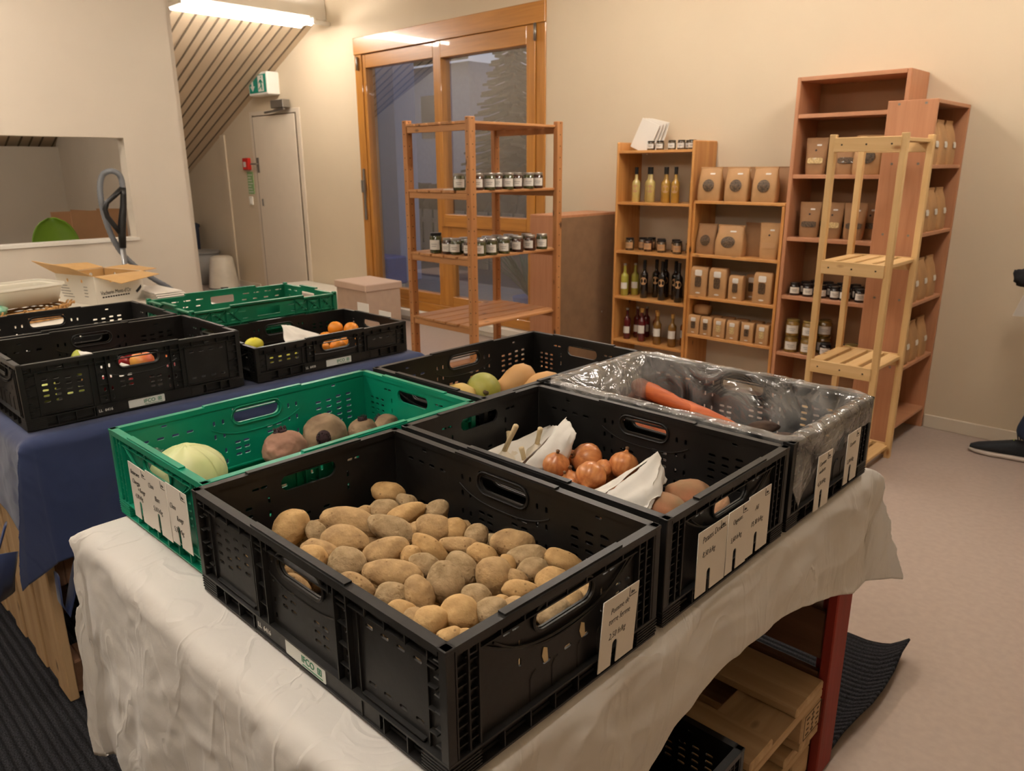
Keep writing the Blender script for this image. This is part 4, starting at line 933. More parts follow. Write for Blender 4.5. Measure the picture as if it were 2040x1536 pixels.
# clear bag lining the carrot crate, folded over the rim
def liner():
    cx, cy = .297, 1.030; hx, hy = .2765, .1755
    NU = 420; prof = []
    g = G()
    def corner(u):
        # rounded rectangle perimeter param -> (x,y,nx,ny, side)
        P = [(-1, -1), (1, -1), (1, 1), (-1, 1)]; per = [2*hx, 2*hy, 2*hx, 2*hy]; tot = sum(per); s = u*tot
        for k in range(4):
            if s <= per[k] or k == 3:
                a = P[k]; b = P[(k+1) % 4]; f = s/per[k]
                n = [(0, -1), (1, 0), (0, 1), (-1, 0)][k]
                e = min(f, 1-f)*per[k]; 
                x = (a[0]+(b[0]-a[0])*f)*hx; y = (a[1]+(b[1]-a[1])*f)*hy
                return x, y, n, k, f, e
            s -= per[k]
    def f(u, v):
        x, y, n, k, t, e = corner(u % 1.0)
        w1 = noise.noise(Vector((u*22, v*2.2, 3))); w2 = noise.noise(Vector((u*60, v*5, 8))); w3 = noise.noise(Vector((u*9, v*1.5, 1)))
        rz = .9775
        # v: 0 bottom inside .. .45 rim .. 1 outer hem
        slack = .022 if k in (0, 2) else .028
        if k == 3: slack = .05
        if v < .50:
            q = v/.50; z = .815+(rz+.004-.815)*q
            ins = slack*(sin(pi*q)**1.2)*(.6+.7*w3)+.006*(1-q)+.006*w1*(q > .05)+.002*w2*sin(pi*q)
            if k == 3: ins = abs(.075*(sin(pi*min(1, q*1.05)))*(.7+.5*w3))+.004
            ins = max(ins, .003)
            return Vector((cx+x-n[0]*ins*(1 if q < .97 else .3), cy+y-n[1]*ins*(1 if q < .97 else .3), z))
        q = (v-.50)/.50
        out = .022 if k in (1, 3) else .020
        hang = {0: .014, 1: .055+.030*w3+(.06 if t < .25 else 0)*(1-t/.25 if t < .25 else 0), 2: .03, 3: .03}[k]
        over = min(1, q/.22); z = rz+.006*sin(over*pi)+.006*w1*over+.004*w2*over
        o_ = (out+.0065)*over
        if q > .22: z = rz-(q-.22)/.78*hang*(1+.25*w2); o_ = out+.0065+.007*abs(w2)+.014*abs(w1)*(q if k in (1, 2) else .25)
        if k == 0: o_ = min(o_, .0235+.004)
        corn = max(0, 1-e/.03)
        return Vector((cx+x+n[0]*o_*(1-.0*corn), cy+y+n[1]*o_, z+.004*abs(w2)*over*(q < .3)))
    g.grid(f, NU, 48, True)
    g.b2(cx-hx+.008, cx+hx-.008, cy-hy+.008, cy+hy-.008, .8135, .8140)
    o = g.build('plastic_liner', M['bag_film'], None, True); tag(o, 'clear crinkled plastic bag lining the carrot crate and folded over its rim', 'plastic bag')
liner()
# blue table produce
def apple(p, r, m, label, pale=None, tilt=(0, 0, 1), grp='apples in the black crate'):
    t = thing('apple', label, 'apple', p, 0, grp); q = Vector((0, 0, 1)).rotation_difference(Vector(tilt).normalized()).to_matrix().to_4x4()
    g = G(); g.lathe([(0, -.72*r), (.2*r, -.80*r), (.5*r, -.78*r), (.85*r, -.45*r), (1.0*r, .0), (.95*r, .38*r), (.72*r, .72*r), (.42*r, .84*r), (.2*r, .74*r), (0, .62*r)], 28, M=q); g.build('fruit', M[m], t, True)
    g = G(); g.tube([q @ Vector((0, 0, .6*r)), q @ Vector((.02*r, .05*r, .95*r)), q @ Vector((.15*r, .1*r, 1.15*r))], [.0018, .0015, .002], 6); g.build('stem', M['stem_brown'], t, True)
apple((-1.275, .400, .882), .036, 'apple_yellow', 'yellow and orange apple with a stem, seen in the hand hole')
apple((-1.300, .345, .876), .030, 'apple_red', 'dark red apple left of the yellow one in the hand hole', tilt=(1, 0, .3))
apple((-1.385, .420, .880), .031, 'apple_red', 'red apple just showing above the rim behind the yellow one')
apple((-1.22, .455, .862), .032, 'apple_red', 'red apple right of the hand hole, seen through the slots')
for k, (x, y) in enumerate(((-1.20, .36), (-1.36, .50), (-1.28, .50), (-1.33, .27), (-1.22, .27))):
    apple((x, y, .845), .030, ['apple_red', 'apple_yellow'][k % 2], 'apple hidden at the bottom of the apple crate')
def fruitball(name, p, r, m, label, cat, grp, ell=1.0):
    t = thing(name, label, cat, p, 0, grp)
    g = G(); g.blob((0, 0, 0), (r, r*ell, r*.96), 3, .02, 2, int(p[0]*100)); g.build('peel', M[m], t, True)
    g = G(); g.lathe([(.003, r*.93), (.003, r*.97), (0, r*.975)], 8); g.build('stem_end', M['stem_brown'], t)
tuber('pear', (-1.40, .26, .885), .085, .045, 100, 21, 'green pear tip beside the white paper in the apple crate', 'pear', 'pear_green')
for k, (x, y) in enumerate(((-1.18, .10), (-1.15, .17), (-1.24, .12))): tuber('pear', (x, y, .85), .08, .05, 30*k, 22+k, 'yellow-green pear behind the left slots of the apple crate', 'pear', 'pear_green', 'pears in the apple crate')
crumple('wrapping_paper', [(-1.40, .262, .925), (-1.33, .315, .910), (-1.20, .385, .868), (-1.25, .26, .845)], 'white paper lining rising behind the apples', bulge=(.01, 0, -.01), seed=21, amp=.008)
GO = 'oranges in the shallow crate'
for (x, y, z, l) in ((-1.335, 1.135, .866, 'orange at the back left of the pair above the rim'), (-1.285, 1.172, .864, 'orange at the back right of the pair above the rim'), (-1.145, .955, .846, 'orange at the left of the hand hole of the shallow crate'), (-1.140, 1.015, .846, 'orange at the right of the hand hole of the shallow crate'), (-1.20, 1.10, .842, 'orange low at the right behind the slots'), (-1.32, 1.08, .836, 'orange under the pair at the back')):
    fruitball('orange', (x, y, z), .029, 'orange_peel', l, 'orange', GO)
GL = 'lemons in the shallow crate'
for (x, y, z, l) in ((-1.325, .795, .862, 'large yellow-green lemon showing over the left rim'), (-1.16, .715, .846, 'lemon at the near left corner of the shallow crate'), (-1.17, .775, .842, 'lemon behind the left slots of the shallow crate'), (-1.18, .84, .842, 'lemon beside the white paper in the shallow crate')):
    fruitball('lemon', (x, y, z), .027, 'lemon_peel', l, 'lemon', GL, 1.25)
crumple('wrapping_paper', [(-1.252, .865, .932), (-1.265, .90, .925), (-1.235, 1.03, .868), (-1.16, .83, .856)], 'white paper with a tall peak between the lemons and the oranges', bulge=(.02, 0, -.005), seed=31, amp=.01)
tuber('ginger', (-1.70, .19, .838), .11, .05, 0, 33, 'brown ginger root lying in the nearly empty black crate', 'ginger', 'potato_skin_grey')

# scraps of pale tape stuck to the near end of the potato crate
for i, (y, z) in enumerate(((.168, .872), (.240, .872))):
    g = G(); F = frame((.5915, y, z), (0, 1, 0), (0, -.2, 1)); g.mesh(plate([(-.004, 0), (.003, .001), (.005, .020), (-.001, .024), (-.006, .012)], [], .0008), F)
    o = g.build('paper_scrap', M['garlic_stem']); tag(o, ['torn pale scrap on the potato crate end, left of the other one', 'torn pale scrap on the potato crate end, nearer the price card'][i], 'scrap')
# ------------------------------------------------------------ shelving
def part(t, name, mat, *boxes, bevel=.002, M_=None):
    g = G()
    for b in boxes: g.b2(*b)
    return g.build(name, M[mat], t, bevel=bevel)
# slatted rack in front of the window (long side towards the back wall)
RK = thing('slatted_rack', 'open pine rack with slatted shelves and jars, standing before the window', 'rack', (-1.905, 2.385, 0), 0.0)
RW, RL, RH = .56, .75, 1.71     # local: x runs -RW..0, y runs 0..RL
def rackpost(x, y):
    g = G(); g.b2(x, x+.036, y, y+.045, 0, RH)
    o = g.build('post', M['rack_z'], RK, bevel=.003)
    g = G()
    for k in range(26): 
        z = .10+k*.064
        if y == 0: g.lathe([(.0035, 0), (.0035, .0006)], 8, M=Matrix.Translation((x+.018, -.0003, z)) @ Matrix.Rotation(radians(90), 4, 'X'))
        g.lathe([(.0035, 0), (.0035, .0006)], 8, M=Matrix.Translation((x+.036, y+.022, z)) @ Matrix.Rotation(radians(90), 4, 'Y'))
    g.build('peg_hole', M['dark_metal'], o)
for x in (-RW, -.036):
    for y in (0, RL-.045): rackpost(x, y)
for z in (.245, .60, .98, 1.335, 1.69):
    for y in (.006, RL-.032): part(RK, 'cross_rail', 'rack_x', (-RW+.036, -.036, y, y+.022, z-.048, z-.014))
    sw = (RW-.02)/5
    for k in range(5): part(RK, 'slat', 'rack_y', (-RW+.012+k*sw, -RW+.012+k*sw+sw-.014, -.004 if k not in (0, 4) else .002, RL+.002, z-.014, z))
# generic boarded bookcase
def bookcase(t, x0, x1, y0, y1, h, shelves, mt, mx, th=.018, back=None, toe=0, rounded=False, top=True):
    g = G(); g.b2(x0, x0+th, y0, y1, 0, h); g.build('side_panel', M[mt], t, bevel=.003 if not rounded else .006)
    g = G(); g.b2(x1-th, x1, y0, y1, 0, h); g.build('side_panel', M[mt], t, bevel=.003 if not rounded else .006)
    for z in shelves: part(t, 'shelf', mx, (x0+th, x1-th, y0+.004, y1-.002, z-th, z))
    if top: part(t, 'top_panel', mx, (x0+th, x1-th, y0, y1, h-th, h))
    if back: part(t, 'back_panel', back, (x0+th, x1-th, y1-.006, y1-.002, .02, h-.01), bevel=0)
YF0 = 3.912
P1 = thing('bookcase', 'narrow pine bookcase of bottles and jars, left of the bag shelves', 'bookcase', (0, 0, 0), 0, 'bookcases along the back wall')
bookcase(P1, -2.085, -1.487, YF0, 4.195, 1.612, (.262, .573, .893, 1.222, 1.558), 'pine_z', 'pine_x', top=False, rounded=True)
P2 = thing('bookcase', 'lower pine shelf unit of paper bags beside the tall beech bookcase', 'bookcase', (0, 0, 0), 0, 'bookcases along the back wall')
part(P2, 'side_panel', 'pine_z', (-1.486, -1.468, YF0+.02, 4.195, 0, 1.236))
part(P2, 'side_panel', 'pine_z', (-.884, -.866, YF0, 4.195, 0, 1.225))
for z in (.385, .640, .912, 1.245): part(P2, 'shelf', 'pine_x', (-1.468, -.884 if z < 1.2 else -.866, YF0+.002, 4.193, z-.018, z))
P3 = thing('bookcase', 'tallest beech bookcase with an empty top compartment', 'bookcase', (0, 0, 0), 0, 'bookcases along the back wall')
bookcase(P3, -.862, -.268, YF0, 4.195, 1.925, (.367, .712, 1.053, 1.405, 1.73), 'beech', 'beech_x', back='beech_back', th=.022)
P4 = thing('bookcase', 'beech bookcase turned sideways, its plain side behind the pale ladder rack', 'bookcase', (0, 0, 0), 0, 'bookcases along the back wall')
x0, x1, y0, y1 = -.272, -.05, 3.640, 4.195
part(P4, 'side_panel', 'beech', (x0, x1, y0, y0+.02, 0, 1.752), bevel=.002); part(P4, 'side_panel', 'beech', (x0, x1, y1-.02, y1, 0, 1.752), bevel=.002)
for z in (.125, .444, .775, 1.128, 1.455): part(P4, 'shelf', 'beech_x', (x0+.008, x1-.004, y0+.02, y1-.02, z-.018, z))
part(P4, 'top_panel', 'beech_x', (x0, x1, y0+.02, y1-.02, 1.734, 1.752)); part(P4, 'back_panel', 'beech_back', (x0, x0+.006, y0+.02, y1-.02, .02, 1.73), bevel=0)
g = G()
for z in (.45, .80, 1.12, 1.46, 1.735):
    for x in (-.22, -.10): g.lathe([(.006, 0), (.006, .001)], 10, M=Matrix.Translation((x, y0-.0002, z)) @ Matrix.Rotation(radians(90), 4, 'X'))
g.build('screw_cap', M['grey_metal'], P4)
# low cabinet with its board back towards the room
CB = thing('cabinet', 'low cabinet with brown hardboard back turned to the room, behind the slatted rack', 'cabinet', (0, 0, 0))
part(CB, 'carcass', 'beech', (-2.545, -2.262, 3.545, 3.565, 0, 1.118), (-2.545, -2.262, 4.165, 4.185, 0, 1.118), (-2.545, -2.262, 3.545, 4.185, 1.118, 1.138), (-2.545, -2.262, 3.565, 4.165, .03, .05), (-2.54, -2.262, 3.565, 4.165, .55, .568))
part(CB, 'back_board', 'hardboard', (-2.262, -2.256, 3.548, 4.182, .01, 1.122), bevel=0)
g = G(); g.lathe([(.006, 0), (.006, .002)], 10, M=Matrix.Translation((-2.2555, 4.02, .42)) @ Matrix.Rotation(radians(90), 4, 'Y')); g.build('screw_head', M['lid_silver'], CB)
# pale pine ladder rack at the right
LR = thing('ladder_rack', 'pale unfinished pine ladder rack in front of the tall beech bookcase', 'rack', (0, 0, 0))
lx0, lx1, ly0, ly1, lh = -.345, -.012, 3.165, 3.555, 1.588
for x in (lx0, lx1-.028):
    for y in (ly0, ly1-.03): part(LR, 'leg', 'spruce_z', (x, x+.028, y, y+.03, 0, lh), bevel=.002)
for z in (.05, .525, 1.005, 1.512):
    if z > 1.4: zz = (z, z+.062)
    else: zz = (z-.042, z+.02)
    for y in (ly0-.006, ly1-.006): part(LR, 'cross_rail', 'spruce_x', (lx0+.024, lx1-.024, y, y+.014, zz[0], zz[1]), bevel=.002)
    g = G()
    for y in (ly0-.0065,):
        for x in (lx0+.06, (lx0+lx1)/2, lx1-.06): g.lathe([(.004, 0), (.004, .001)], 8, M=Matrix.Translation((x, y, (zz[0]+zz[1])/2)) @ Matrix.Rotation(radians(90), 4, 'X'))
    g.build('screw_head', M['dark_metal'], LR)
    for k in range(4):
        x = lx0+.012+k*.082
        if z > 1.4 and k < 3: continue
        part(LR, 'slat', 'spruce_y', (x, x+.060, ly0+.008, ly1-.006, zz[1]-.020, zz[1]-.003), bevel=.002)
# ------------------------------------------------------------ jars, bottles, bags
def jar_kind(r, h, body, lid, label=True, lab='label_white', lidh=.012, sq=False):
    t = thing('jar', 'jar', 'jar')
    g = G(); g.lathe([(r*.9, 0), (r, .004), (r, h*.78), (r*.86, h*.86), (r*.84, h-lidh*.5)], 20); g.build('glass_body', M[body], t, 40)
    g = G(); g.lathe([(r*.9, h-lidh), (r*.92, h-.002), (r*.86, h)], 20); g.build('lid', M[lid], t, 40)
    if label:
        g = G(); zl, zh = h*.18, h*.66
        g.grid(lambda u, v: Vector(((r+.0006)*sin((u-.5)*1.9), -(r+.0006)*cos((u-.5)*1.9), zl+(zh-zl)*v)), 9, 2); lb = g.build('label', M[lab], t, True)
        g = G()
        for k in range(2): g.grid(lambda u, v, k=k: Vector(((r+.0012)*sin((u-.5)*(1.0-.3*k)), -(r+.0012)*cos((u-.5)*(1.0-.3*k)), zl+(zh-zl)*(.55-.22*k)+.0025*v)), 5, 2)
        g.build('print', M['print_grey'], lb, True)
    return t
def bottle_kind(r, h, body, cap, lab, neck=.3, lz=(.22, .5), ov=False, caph=.14):
    t = thing('bottle', 'bottle', 'bottle'); s = 1-neck
    g = G(); g.lathe([(r*.85, 0), (r, .005), (r, h*(s-.03)), (r*.90, h*(s+.01)), (r*.55, h*(s+.055)), (r*.40, h*(s+.09)), (r*.36, h*.97), (r*.40, h)], 20); g.build('glass_body', M[body], t, 50)
    g = G(); g.lathe([(r*.44, h*(1-caph)), (r*.44, h*1.004), (0, h*1.004)], 14); g.build('cap', M[cap], t, 40)
    g = G(); zc, zr = h*(lz[0]+lz[1])/2, h*(lz[1]-lz[0])/2
    if ov:
        n = 24; c = g.bm.verts.new((0, -r-.0006, zc)); rg = []
        for k in range(n):
            a = 2*pi*k/n; th = .85*cos(a); rg.append(g.bm.verts.new(((r+.0006)*sin(th), -(r+.0006)*cos(th), zc+zr*sin(a))))
        for k in range(n): g.bm.faces.new((c, rg[k], rg[(k+1) % n]))
    else: g.grid(lambda u, v: Vector(((r+.0006)*sin((u-.5)*1.9), -(r+.0006)*cos((u-.5)*1.9), zc-zr+2*zr*v)), 9, 2)
    g.build('label', M[lab], t, True)
    return t
def bag_kind(w, h, d, win='round', lab=True, m='kraft', wm='seed_window', top='fold'):
    t = thing('paper_bag', 'paper bag', 'bag')
    if top == 'fold':
        secs = [(0, w*.47, d*.46, 8, 0, 0), (h*.08, w*.5, d*.5, 6, 0, 0), (h*.45, w*.5, d*.48, 5, 0, 0), (h*.75, w*.47, d*.30, 3.5, 0, 0), (h*.92, w*.45, d*.12, 3, 0, 0), (h, w*.46, .003, 3, 0, 0)]
    elif top == 'block':
        secs = [(0, w*.48, d*.48, 10, 0, 0), (h*.05, w*.5, d*.5, 9, 0, 0), (h*.85, w*.5, d*.48, 8, 0, 0), (h*.96, w*.48, d*.40, 6, 0, 0), (h, w*.45, d*.30, 5, 0, 0)]
    else:
        secs = [(0, w*.42, d*.45, 3, 0, 0), (h*.15, w*.46, d*.5, 3, 0, 0), (h*.5, w*.48, d*.35, 3, 0, 0), (h*.82, w*.49, d*.12, 2.6, 0, 0), (h*.86, w*.5, .003, 3, 0, 0), (h, w*.5, .002, 3, 0, 0)]
    g = G(); g.loft(secs, 36)
    for v in g.bm.verts:
        if .02 < v.co.z < h*.95: v.co += Vector((noise.noise(v.co*25)*.003, noise.noise(v.co*25+Vector((9, 0, 0)))*.004, 0))
    g.build('bag_body', M[m], t, 50)
    if top == 'fold':
        g = G(); g.b2(-w*.47, w*.47, -.006, .004, h*.93, h*1.0); g.lathe([(.004, 0), (.004, .001)], 8, M=Matrix.Translation((0, -.0065, h*.965)) @ Matrix.Rotation(radians(90), 4, 'X')); g.build('folded_top', M[m], t, bevel=.001)
    def front(x, z):
        for a, b in zip(secs, secs[1:]):
            if a[0] <= z <= b[0]:
                f = (z-a[0])/(b[0]-a[0]); hx = a[1]+(b[1]-a[1])*f; hy = a[2]+(b[2]-a[2])*f; e = a[3]+(b[3]-a[3])*f
                return -hy*max(0, 1-abs(x/hx)**e)**(1/e)-.0035
        return -d/2
    def patch(cx, cz, pw, ph, rd, name, mat, off=0):
        g = G(); n = 20; rings = [[g.bm.verts.new((cx, front(cx, cz)-off, cz))]*1]
        last = None; c = rings[0][0]
        for q in (.5, 1.0):
            rg = []
            for k in range(n):
                a = 2*pi*k/n; ca, sa = cos(a), sin(a)
                if rd: x, z = ca, sa
                else: mm = max(abs(ca), abs(sa)); x, z = ca/mm, sa/mm; x = max(-.98, min(.98, x)); z = max(-.98, min(.98, z))
                X = cx+x*pw/2*q; Z = cz+z*ph/2*q; rg.append(g.bm.verts.new((X, front(X, Z)-off, Z)))
            if last is None:
                for k in range(n): g.bm.faces.new((c, rg[k], rg[(k+1) % n]))
            else:
                for k in range(n): g.bm.faces.new((last[k], rg[k], rg[(k+1) % n], last[(k+1) % n]))
            last = rg
        return g.build(name, M[mat], t, True)
    if win == 'round': patch(0, h*.46, w*.50, h*.36, True, 'window', wm)
    elif win == 'rect': patch(0, h*.50, w*.38, h*.36, False, 'window', wm)
    elif win == 'band': patch(0, h*.38, w*.72, h*.16, False, 'window', wm); patch(0, h*.66, w*.09, w*.09, True, 'badge', 'print_black')
    if lab == 'top': patch(0, h*.80, w*.42, h*.20, False, 'label', 'label_white')
    elif lab == 'spot': patch(w*.12, h*.80, w*.22, h*.045, False, 'label', 'label_white')
    elif lab == 'low': patch(w*.1, h*.45, w*.40, h*.14, False, 'label', 'label_white')
    if win == 'rect': patch(w*.02, h*.12, w*.28, h*.055, True, 'price_sticker', 'label_white')
    return t
FIRST = {}
def place(proto, key, p, rz, label, group):
    if key not in FIRST:
        FIRST[key] = 1; proto.location = p; proto.rotation_euler = (0, 0, rz); proto['label'] = label; proto['group'] = group; return proto
    return dup(proto, p, rz, label, group)
VA = radians(28)  # jars turned a little towards the room
ORD = ['leftmost', 'second from the left', 'third from the left', 'fourth from the left', 'fifth from the left', 'sixth from the left', 'seventh from the left', 'eighth from the left', 'ninth from the left', 'tenth from the left']
# -- rack jars
jw = jar_kind(.0345, .090, 'jar_olive', 'lid_silver'); jwb = jar_kind(.0345, .090, 'jar_brown', 'lid_silver')
jbig = jar_kind(.036, .115, 'jar_olive', 'lid_black', lidh=.016)
cR, sR = 1.0, 0.0
def rk(x, y, z): return (-1.905+cR*x-sR*y, 2.385+sR*x+cR*y, z)
for i, y in enumerate((-.0, .075, .155, .225, .30, .385, .47, .56)):
    place([jw, jwb][i % 2 == 1], 'jw%d' % (i % 2), rk(-.045-.012*(i % 2) if y > .03 else -.12, y+.03, 1.335), VA+.3, 'small silver-lidded jar, %s on the second shelf of the slatted rack' % ORD[i], 'jars on the slatted rack')
sp = G(); sp.box((0, 0, .002), (.10, .07, .004)); sp = sp.build('paper_note', M['label_white']); sp.location = rk(-.23, .09, 1.335); tag(sp, 'white paper note lying on the second shelf of the slatted rack', 'paper')
place(jbig, 'jb', rk(-.365, .06, .98), VA, 'tall dark-lidded jar standing alone at the left of the third rack shelf', 'jars on the slatted rack')
rows = [(-.27, .07), (-.215, .08), (-.23, .16), (-.11, .09), (-.06, .12), (-.05, .20), (-.12, .19), (-.13, .27), (-.05, .30), (-.11, .36), (-.19, .30), (-.20, .39), (-.05, .415), (-.12, .45), (-.18, .47), (-.05, .52), (-.13, .575), (-.05, .625)]
desc = ['left jar of the pair beside the dark-lidded jar', 'right jar of the pair beside the dark-lidded jar', 'jar behind the pair beside the dark-lidded jar', 'jar right behind the corner post', 'front jar just right of the corner post', 'second front jar right of the corner post',
 'jar in the second row behind the front pair', 'middle jar of the second row', 'third front jar right of the corner post', 'second-row jar behind the third front one', 'back-row jar left of the middle', 'back-row jar in the middle', 'fourth front jar right of the corner post', 'second-row jar right of the middle', 'back-row jar at the right', 'fifth front jar, before the gap', 'back jar before the last front one', 'last jar at the right end']
for i, (x, y) in enumerate(rows):
    place([jw, jwb][i % 3 == 0], 'jw%d' % (i % 3 == 0), rk(x, y, .98), VA+.2*((i*7) % 3-1), desc[i]+', third shelf', 'jars on the slatted rack')
# -- pine bookcase 1
YJ = 3.985
GP = 'jars on the narrow pine bookcase'; GB = 'bottles on the narrow pine bookcase'
jt = jar_kind(.026, .058, 'jar_spice', 'lid_black', lidh=.007)
for i, x in enumerate((-1.845, -1.775, -1.685, -1.615, -1.605, -1.535)): place(jt, 'jt', (x, YJ-.02 if i != 4 else YJ+.06, 1.558), VA*.6, 'small dark-lidded jar, %s on top of the narrow pine bookcase' % ORD[i], GP)
pk = thing('paper_packets', 'stack of slanting white paper packets at the left on top of the pine bookcase', 'packets', (-1.98, 4.02, 1.558))
for k in range(4):
    g = G(); g.box((0, 0, .10), (.15, .008, .20)); bmesh.ops.transform(g.bm, matrix=Matrix.Translation((.02*k, .02*k, 0)) @ Matrix.Rotation(radians(22-3*k), 4, 'Y') @ Matrix.Rotation(radians(-8), 4, 'X'), verts=g.bm.verts[:]); g.build('packet', M['label_white'], pk, bevel=.002)
bp = bottle_kind(.028, .228, 'glass_pale', 'lid_black', 'label_kraft', .42, (.28, .50), True, .20); bc = bottle_kind(.028, .228, 'glass_cordial', 'lid_black', 'label_kraft', .42, (.28, .50), True, .20)
for i, (x, y) in enumerate(((-1.965, 0), (-1.895, .05), (-1.845, 0), (-1.765, .05), (-1.725, 0), (-1.655, 0), (-1.535, .03))):
    k = i in (3, 4, 5, 6); place(bc if k else bp, 'bc%d' % k, (x, YJ+y, 1.222), VA*.7, 'clear bottle of %s syrup, black cap, %s on the upper shelf' % ('amber' if k else 'pale yellow', ORD[i]), GB)
jp = jar_kind(.031, .085, 'jar_spice', 'lid_black', True, 'label_kraft', .012); jq = jar_kind(.031, .085, 'jar_brown', 'lid_black', True, 'label_kraft', .012)
for i, (x, y) in enumerate(((-2.0, 0), (-1.945, .08), (-1.90, .12), (-1.86, .02), (-1.795, .08), (-1.745, .01), (-1.685, .09), (-1.615, .0), (-1.565, .08))):
    place([jp, jq][i in (3, 4)], 'jp%d' % (i in (3, 4)), (x, YJ+y, .893), VA*.7, 'kraft-labelled jar with black lid, %s on the middle pine shelf' % ORD[i], GP)
bl = bottle_kind(.027, .225, 'glass_lemon', 'lid_silver', 'label_white', .36, (.22, .42), False, .06); bk = bottle_kind(.027, .262, 'glass_black', 'lid_black', 'label_kraft', .36, (.36, .56), True, .22)
for i, (x, y) in enumerate(((-2.025, 0), (-1.985, .07), (-1.93, .10))): place(bl, 'bl', (x, YJ+y-.01, .573), VA*.7, 'yellow-green bottle, %s of three on the fourth pine shelf' % ['left front', 'middle', 'rear right'][i], GB)
for i, (x, y) in enumerate(((-1.86, 0), (-1.815, .08), (-1.765, .12), (-1.715, .0), (-1.66, .08), (-1.585, .0), (-1.54, .09))): place(bk, 'bk', (x, YJ+y-.01, .573), VA*.7, 'black wine bottle with an oval kraft label, %s of the dark ones' % ORD[i], GB)
kinds = [bottle_kind(.026, .222, 'glass_red', 'lid_silver', 'label_white', .34, (.2, .42), False, .05), bottle_kind(.029, .235, 'glass_red', 'cork_gold', 'label_white', .36, (.26, .50), False, .12), bottle_kind(.029, .225, 'glass_amber', 'cork_gold', 'label_white', .36, (.26, .50), False, .12), bottle_kind(.027, .22, 'glass_orange', 'cork_gold', 'label_white', .36, (.26, .50), False, .10)]
for i, (k, x, y, d) in enumerate(((0, -1.99, 0, 'small dark red bottle at the front left'), (0, -1.965, .09, 'small dark red bottle behind the front left one'), (0, -1.92, .14, 'small dark red bottle at the rear left'), (1, -1.865, 0, 'larger red bottle with a golden cork'), (3, -1.795, .08, 'orange bottle behind the red corked one'), (2, -1.735, 0, 'amber bottle with a golden cork in the middle'), (2, -1.615, 0, 'brown amber bottle with a golden cork at the right'), (3, -1.57, .08, 'orange bottle at the right end'))):
    place(kinds[k], 'kk%d' % k, (x, YJ+y-.01, .262), VA*.7, d+' on the lowest visible pine shelf', GB)
# -- pine shelf 2 : bags
GG = 'paper bags on the lower pine shelf unit'
b1 = bag_kind(.150, .205, .085, 'round', 'spot'); b1d = bag_kind(.150, .205, .085, None, None, 'kraft_dark')
for i, (x, y, k) in enumerate(((-1.385, 0, 0), (-1.33, .10, 1), (-1.20, 0, 0), (-1.10, .10, 1), (-1.02, 0, 0), (-.95, .10, 1))):
    d = ['leftmost front', 'leftmost rear', 'middle front', 'middle rear', 'rightmost front', 'rightmost rear'][i]
    place(b1d if k else b1, 'b1%d' % k, (x, YJ-.02+y, 1.245), radians(6), 'large kraft bag%s, %s on top of the shelf unit' % ('' if k else ' with round window', d), GG)
b2 = bag_kind(.135, .19, .08, 'round', None, 'kraft_dark'); b2b = bag_kind(.185, .19, .10, 'round', 'spot'); b2c = bag_kind(.125, .215, .05, 'band', 'spot', 'kraft', 'label_kraft', 'pouch')
place(b2, 'b2', (-1.395, YJ, .912), radians(5), 'brown bag with a dark round window at the left of the second pine shelf', GG)
place(b2b, 'b2b', (-1.225, YJ-.01, .912), radians(5), 'wide kraft bag with a round window in the middle of the second pine shelf', GG)
dup(b1d, (-1.10, YJ+.07, .912), 0, 'plain brown bag behind the wide bag on the second pine shelf', GG)
place(b2c, 'b2c', (-.965, YJ-.02, .912), radians(2), 'flat upright kraft pouch at the right of the second pine shelf', GG)
b3 = bag_kind(.118, .190, .075, 'rect', 'top', 'kraft', 'seed_window', 'block'); b3s = bag_kind(.095, .155, .065, 'rect', 'top', 'kraft', 'seed_window', 'block')
place(b3, 'b3', (-1.415, YJ-.02, .640), radians(5), 'block bag with a white top label, leftmost on the third pine shelf', GG)
dup(b3, (-1.28, YJ-.02, .640), radians(5), 'block bag with a white top label, second on the third pine shelf', GG)
place(b3s, 'b3s', (-1.155, YJ-.02, .640), radians(4), 'smaller block bag, third on the third pine shelf', GG)
dup(b3s, (-1.095, YJ+.08, .640), radians(0), 'small bag behind the third one on the third pine shelf', GG)
dup(b3, (-.975, YJ-.02, .640), radians(3), 'block bag with a small window, rightmost on the third pine shelf', GG)
b4 = bag_kind(.083, .125, .06, 'rect', 'top', 'kraft', 'seed_window', 'block'); b4p = bag_kind(.083, .125, .06, 'rect', 'top', 'kraft', 'pale_window', 'block')
for i, x in enumerate((-1.430, -1.340, -1.245, -1.150, -1.050, -.95)):
    place([b4, b4p][i in (2, 3, 5)], 'b4%d' % (i in (2, 3, 5)), (x, YJ-.03, .385), radians(4), 'small block bag, %s in the front row of the fourth pine shelf' % ORD[i], GG)
    dup(b4, (x+.02, YJ+.05, .385), radians(4), 'small block bag behind the %s front one, fourth pine shelf' % ORD[i].split(' ')[0], GG)
rb = G(); rb.loft([(-.05, .03, .03, 3, 0, 0), (0, .036, .033, 3, 0, 0), (.05, .03, .03, 3, 0, 0)], 20, M=Matrix.Translation((-1.40, YJ+.01, .543)) @ Matrix.Rotation(radians(90), 4, 'Y')); rb = rb.build('paper_bag', M['kraft'], None, True); tag(rb, 'rolled up kraft bag lying on top of the small block bags', 'bag', GG)
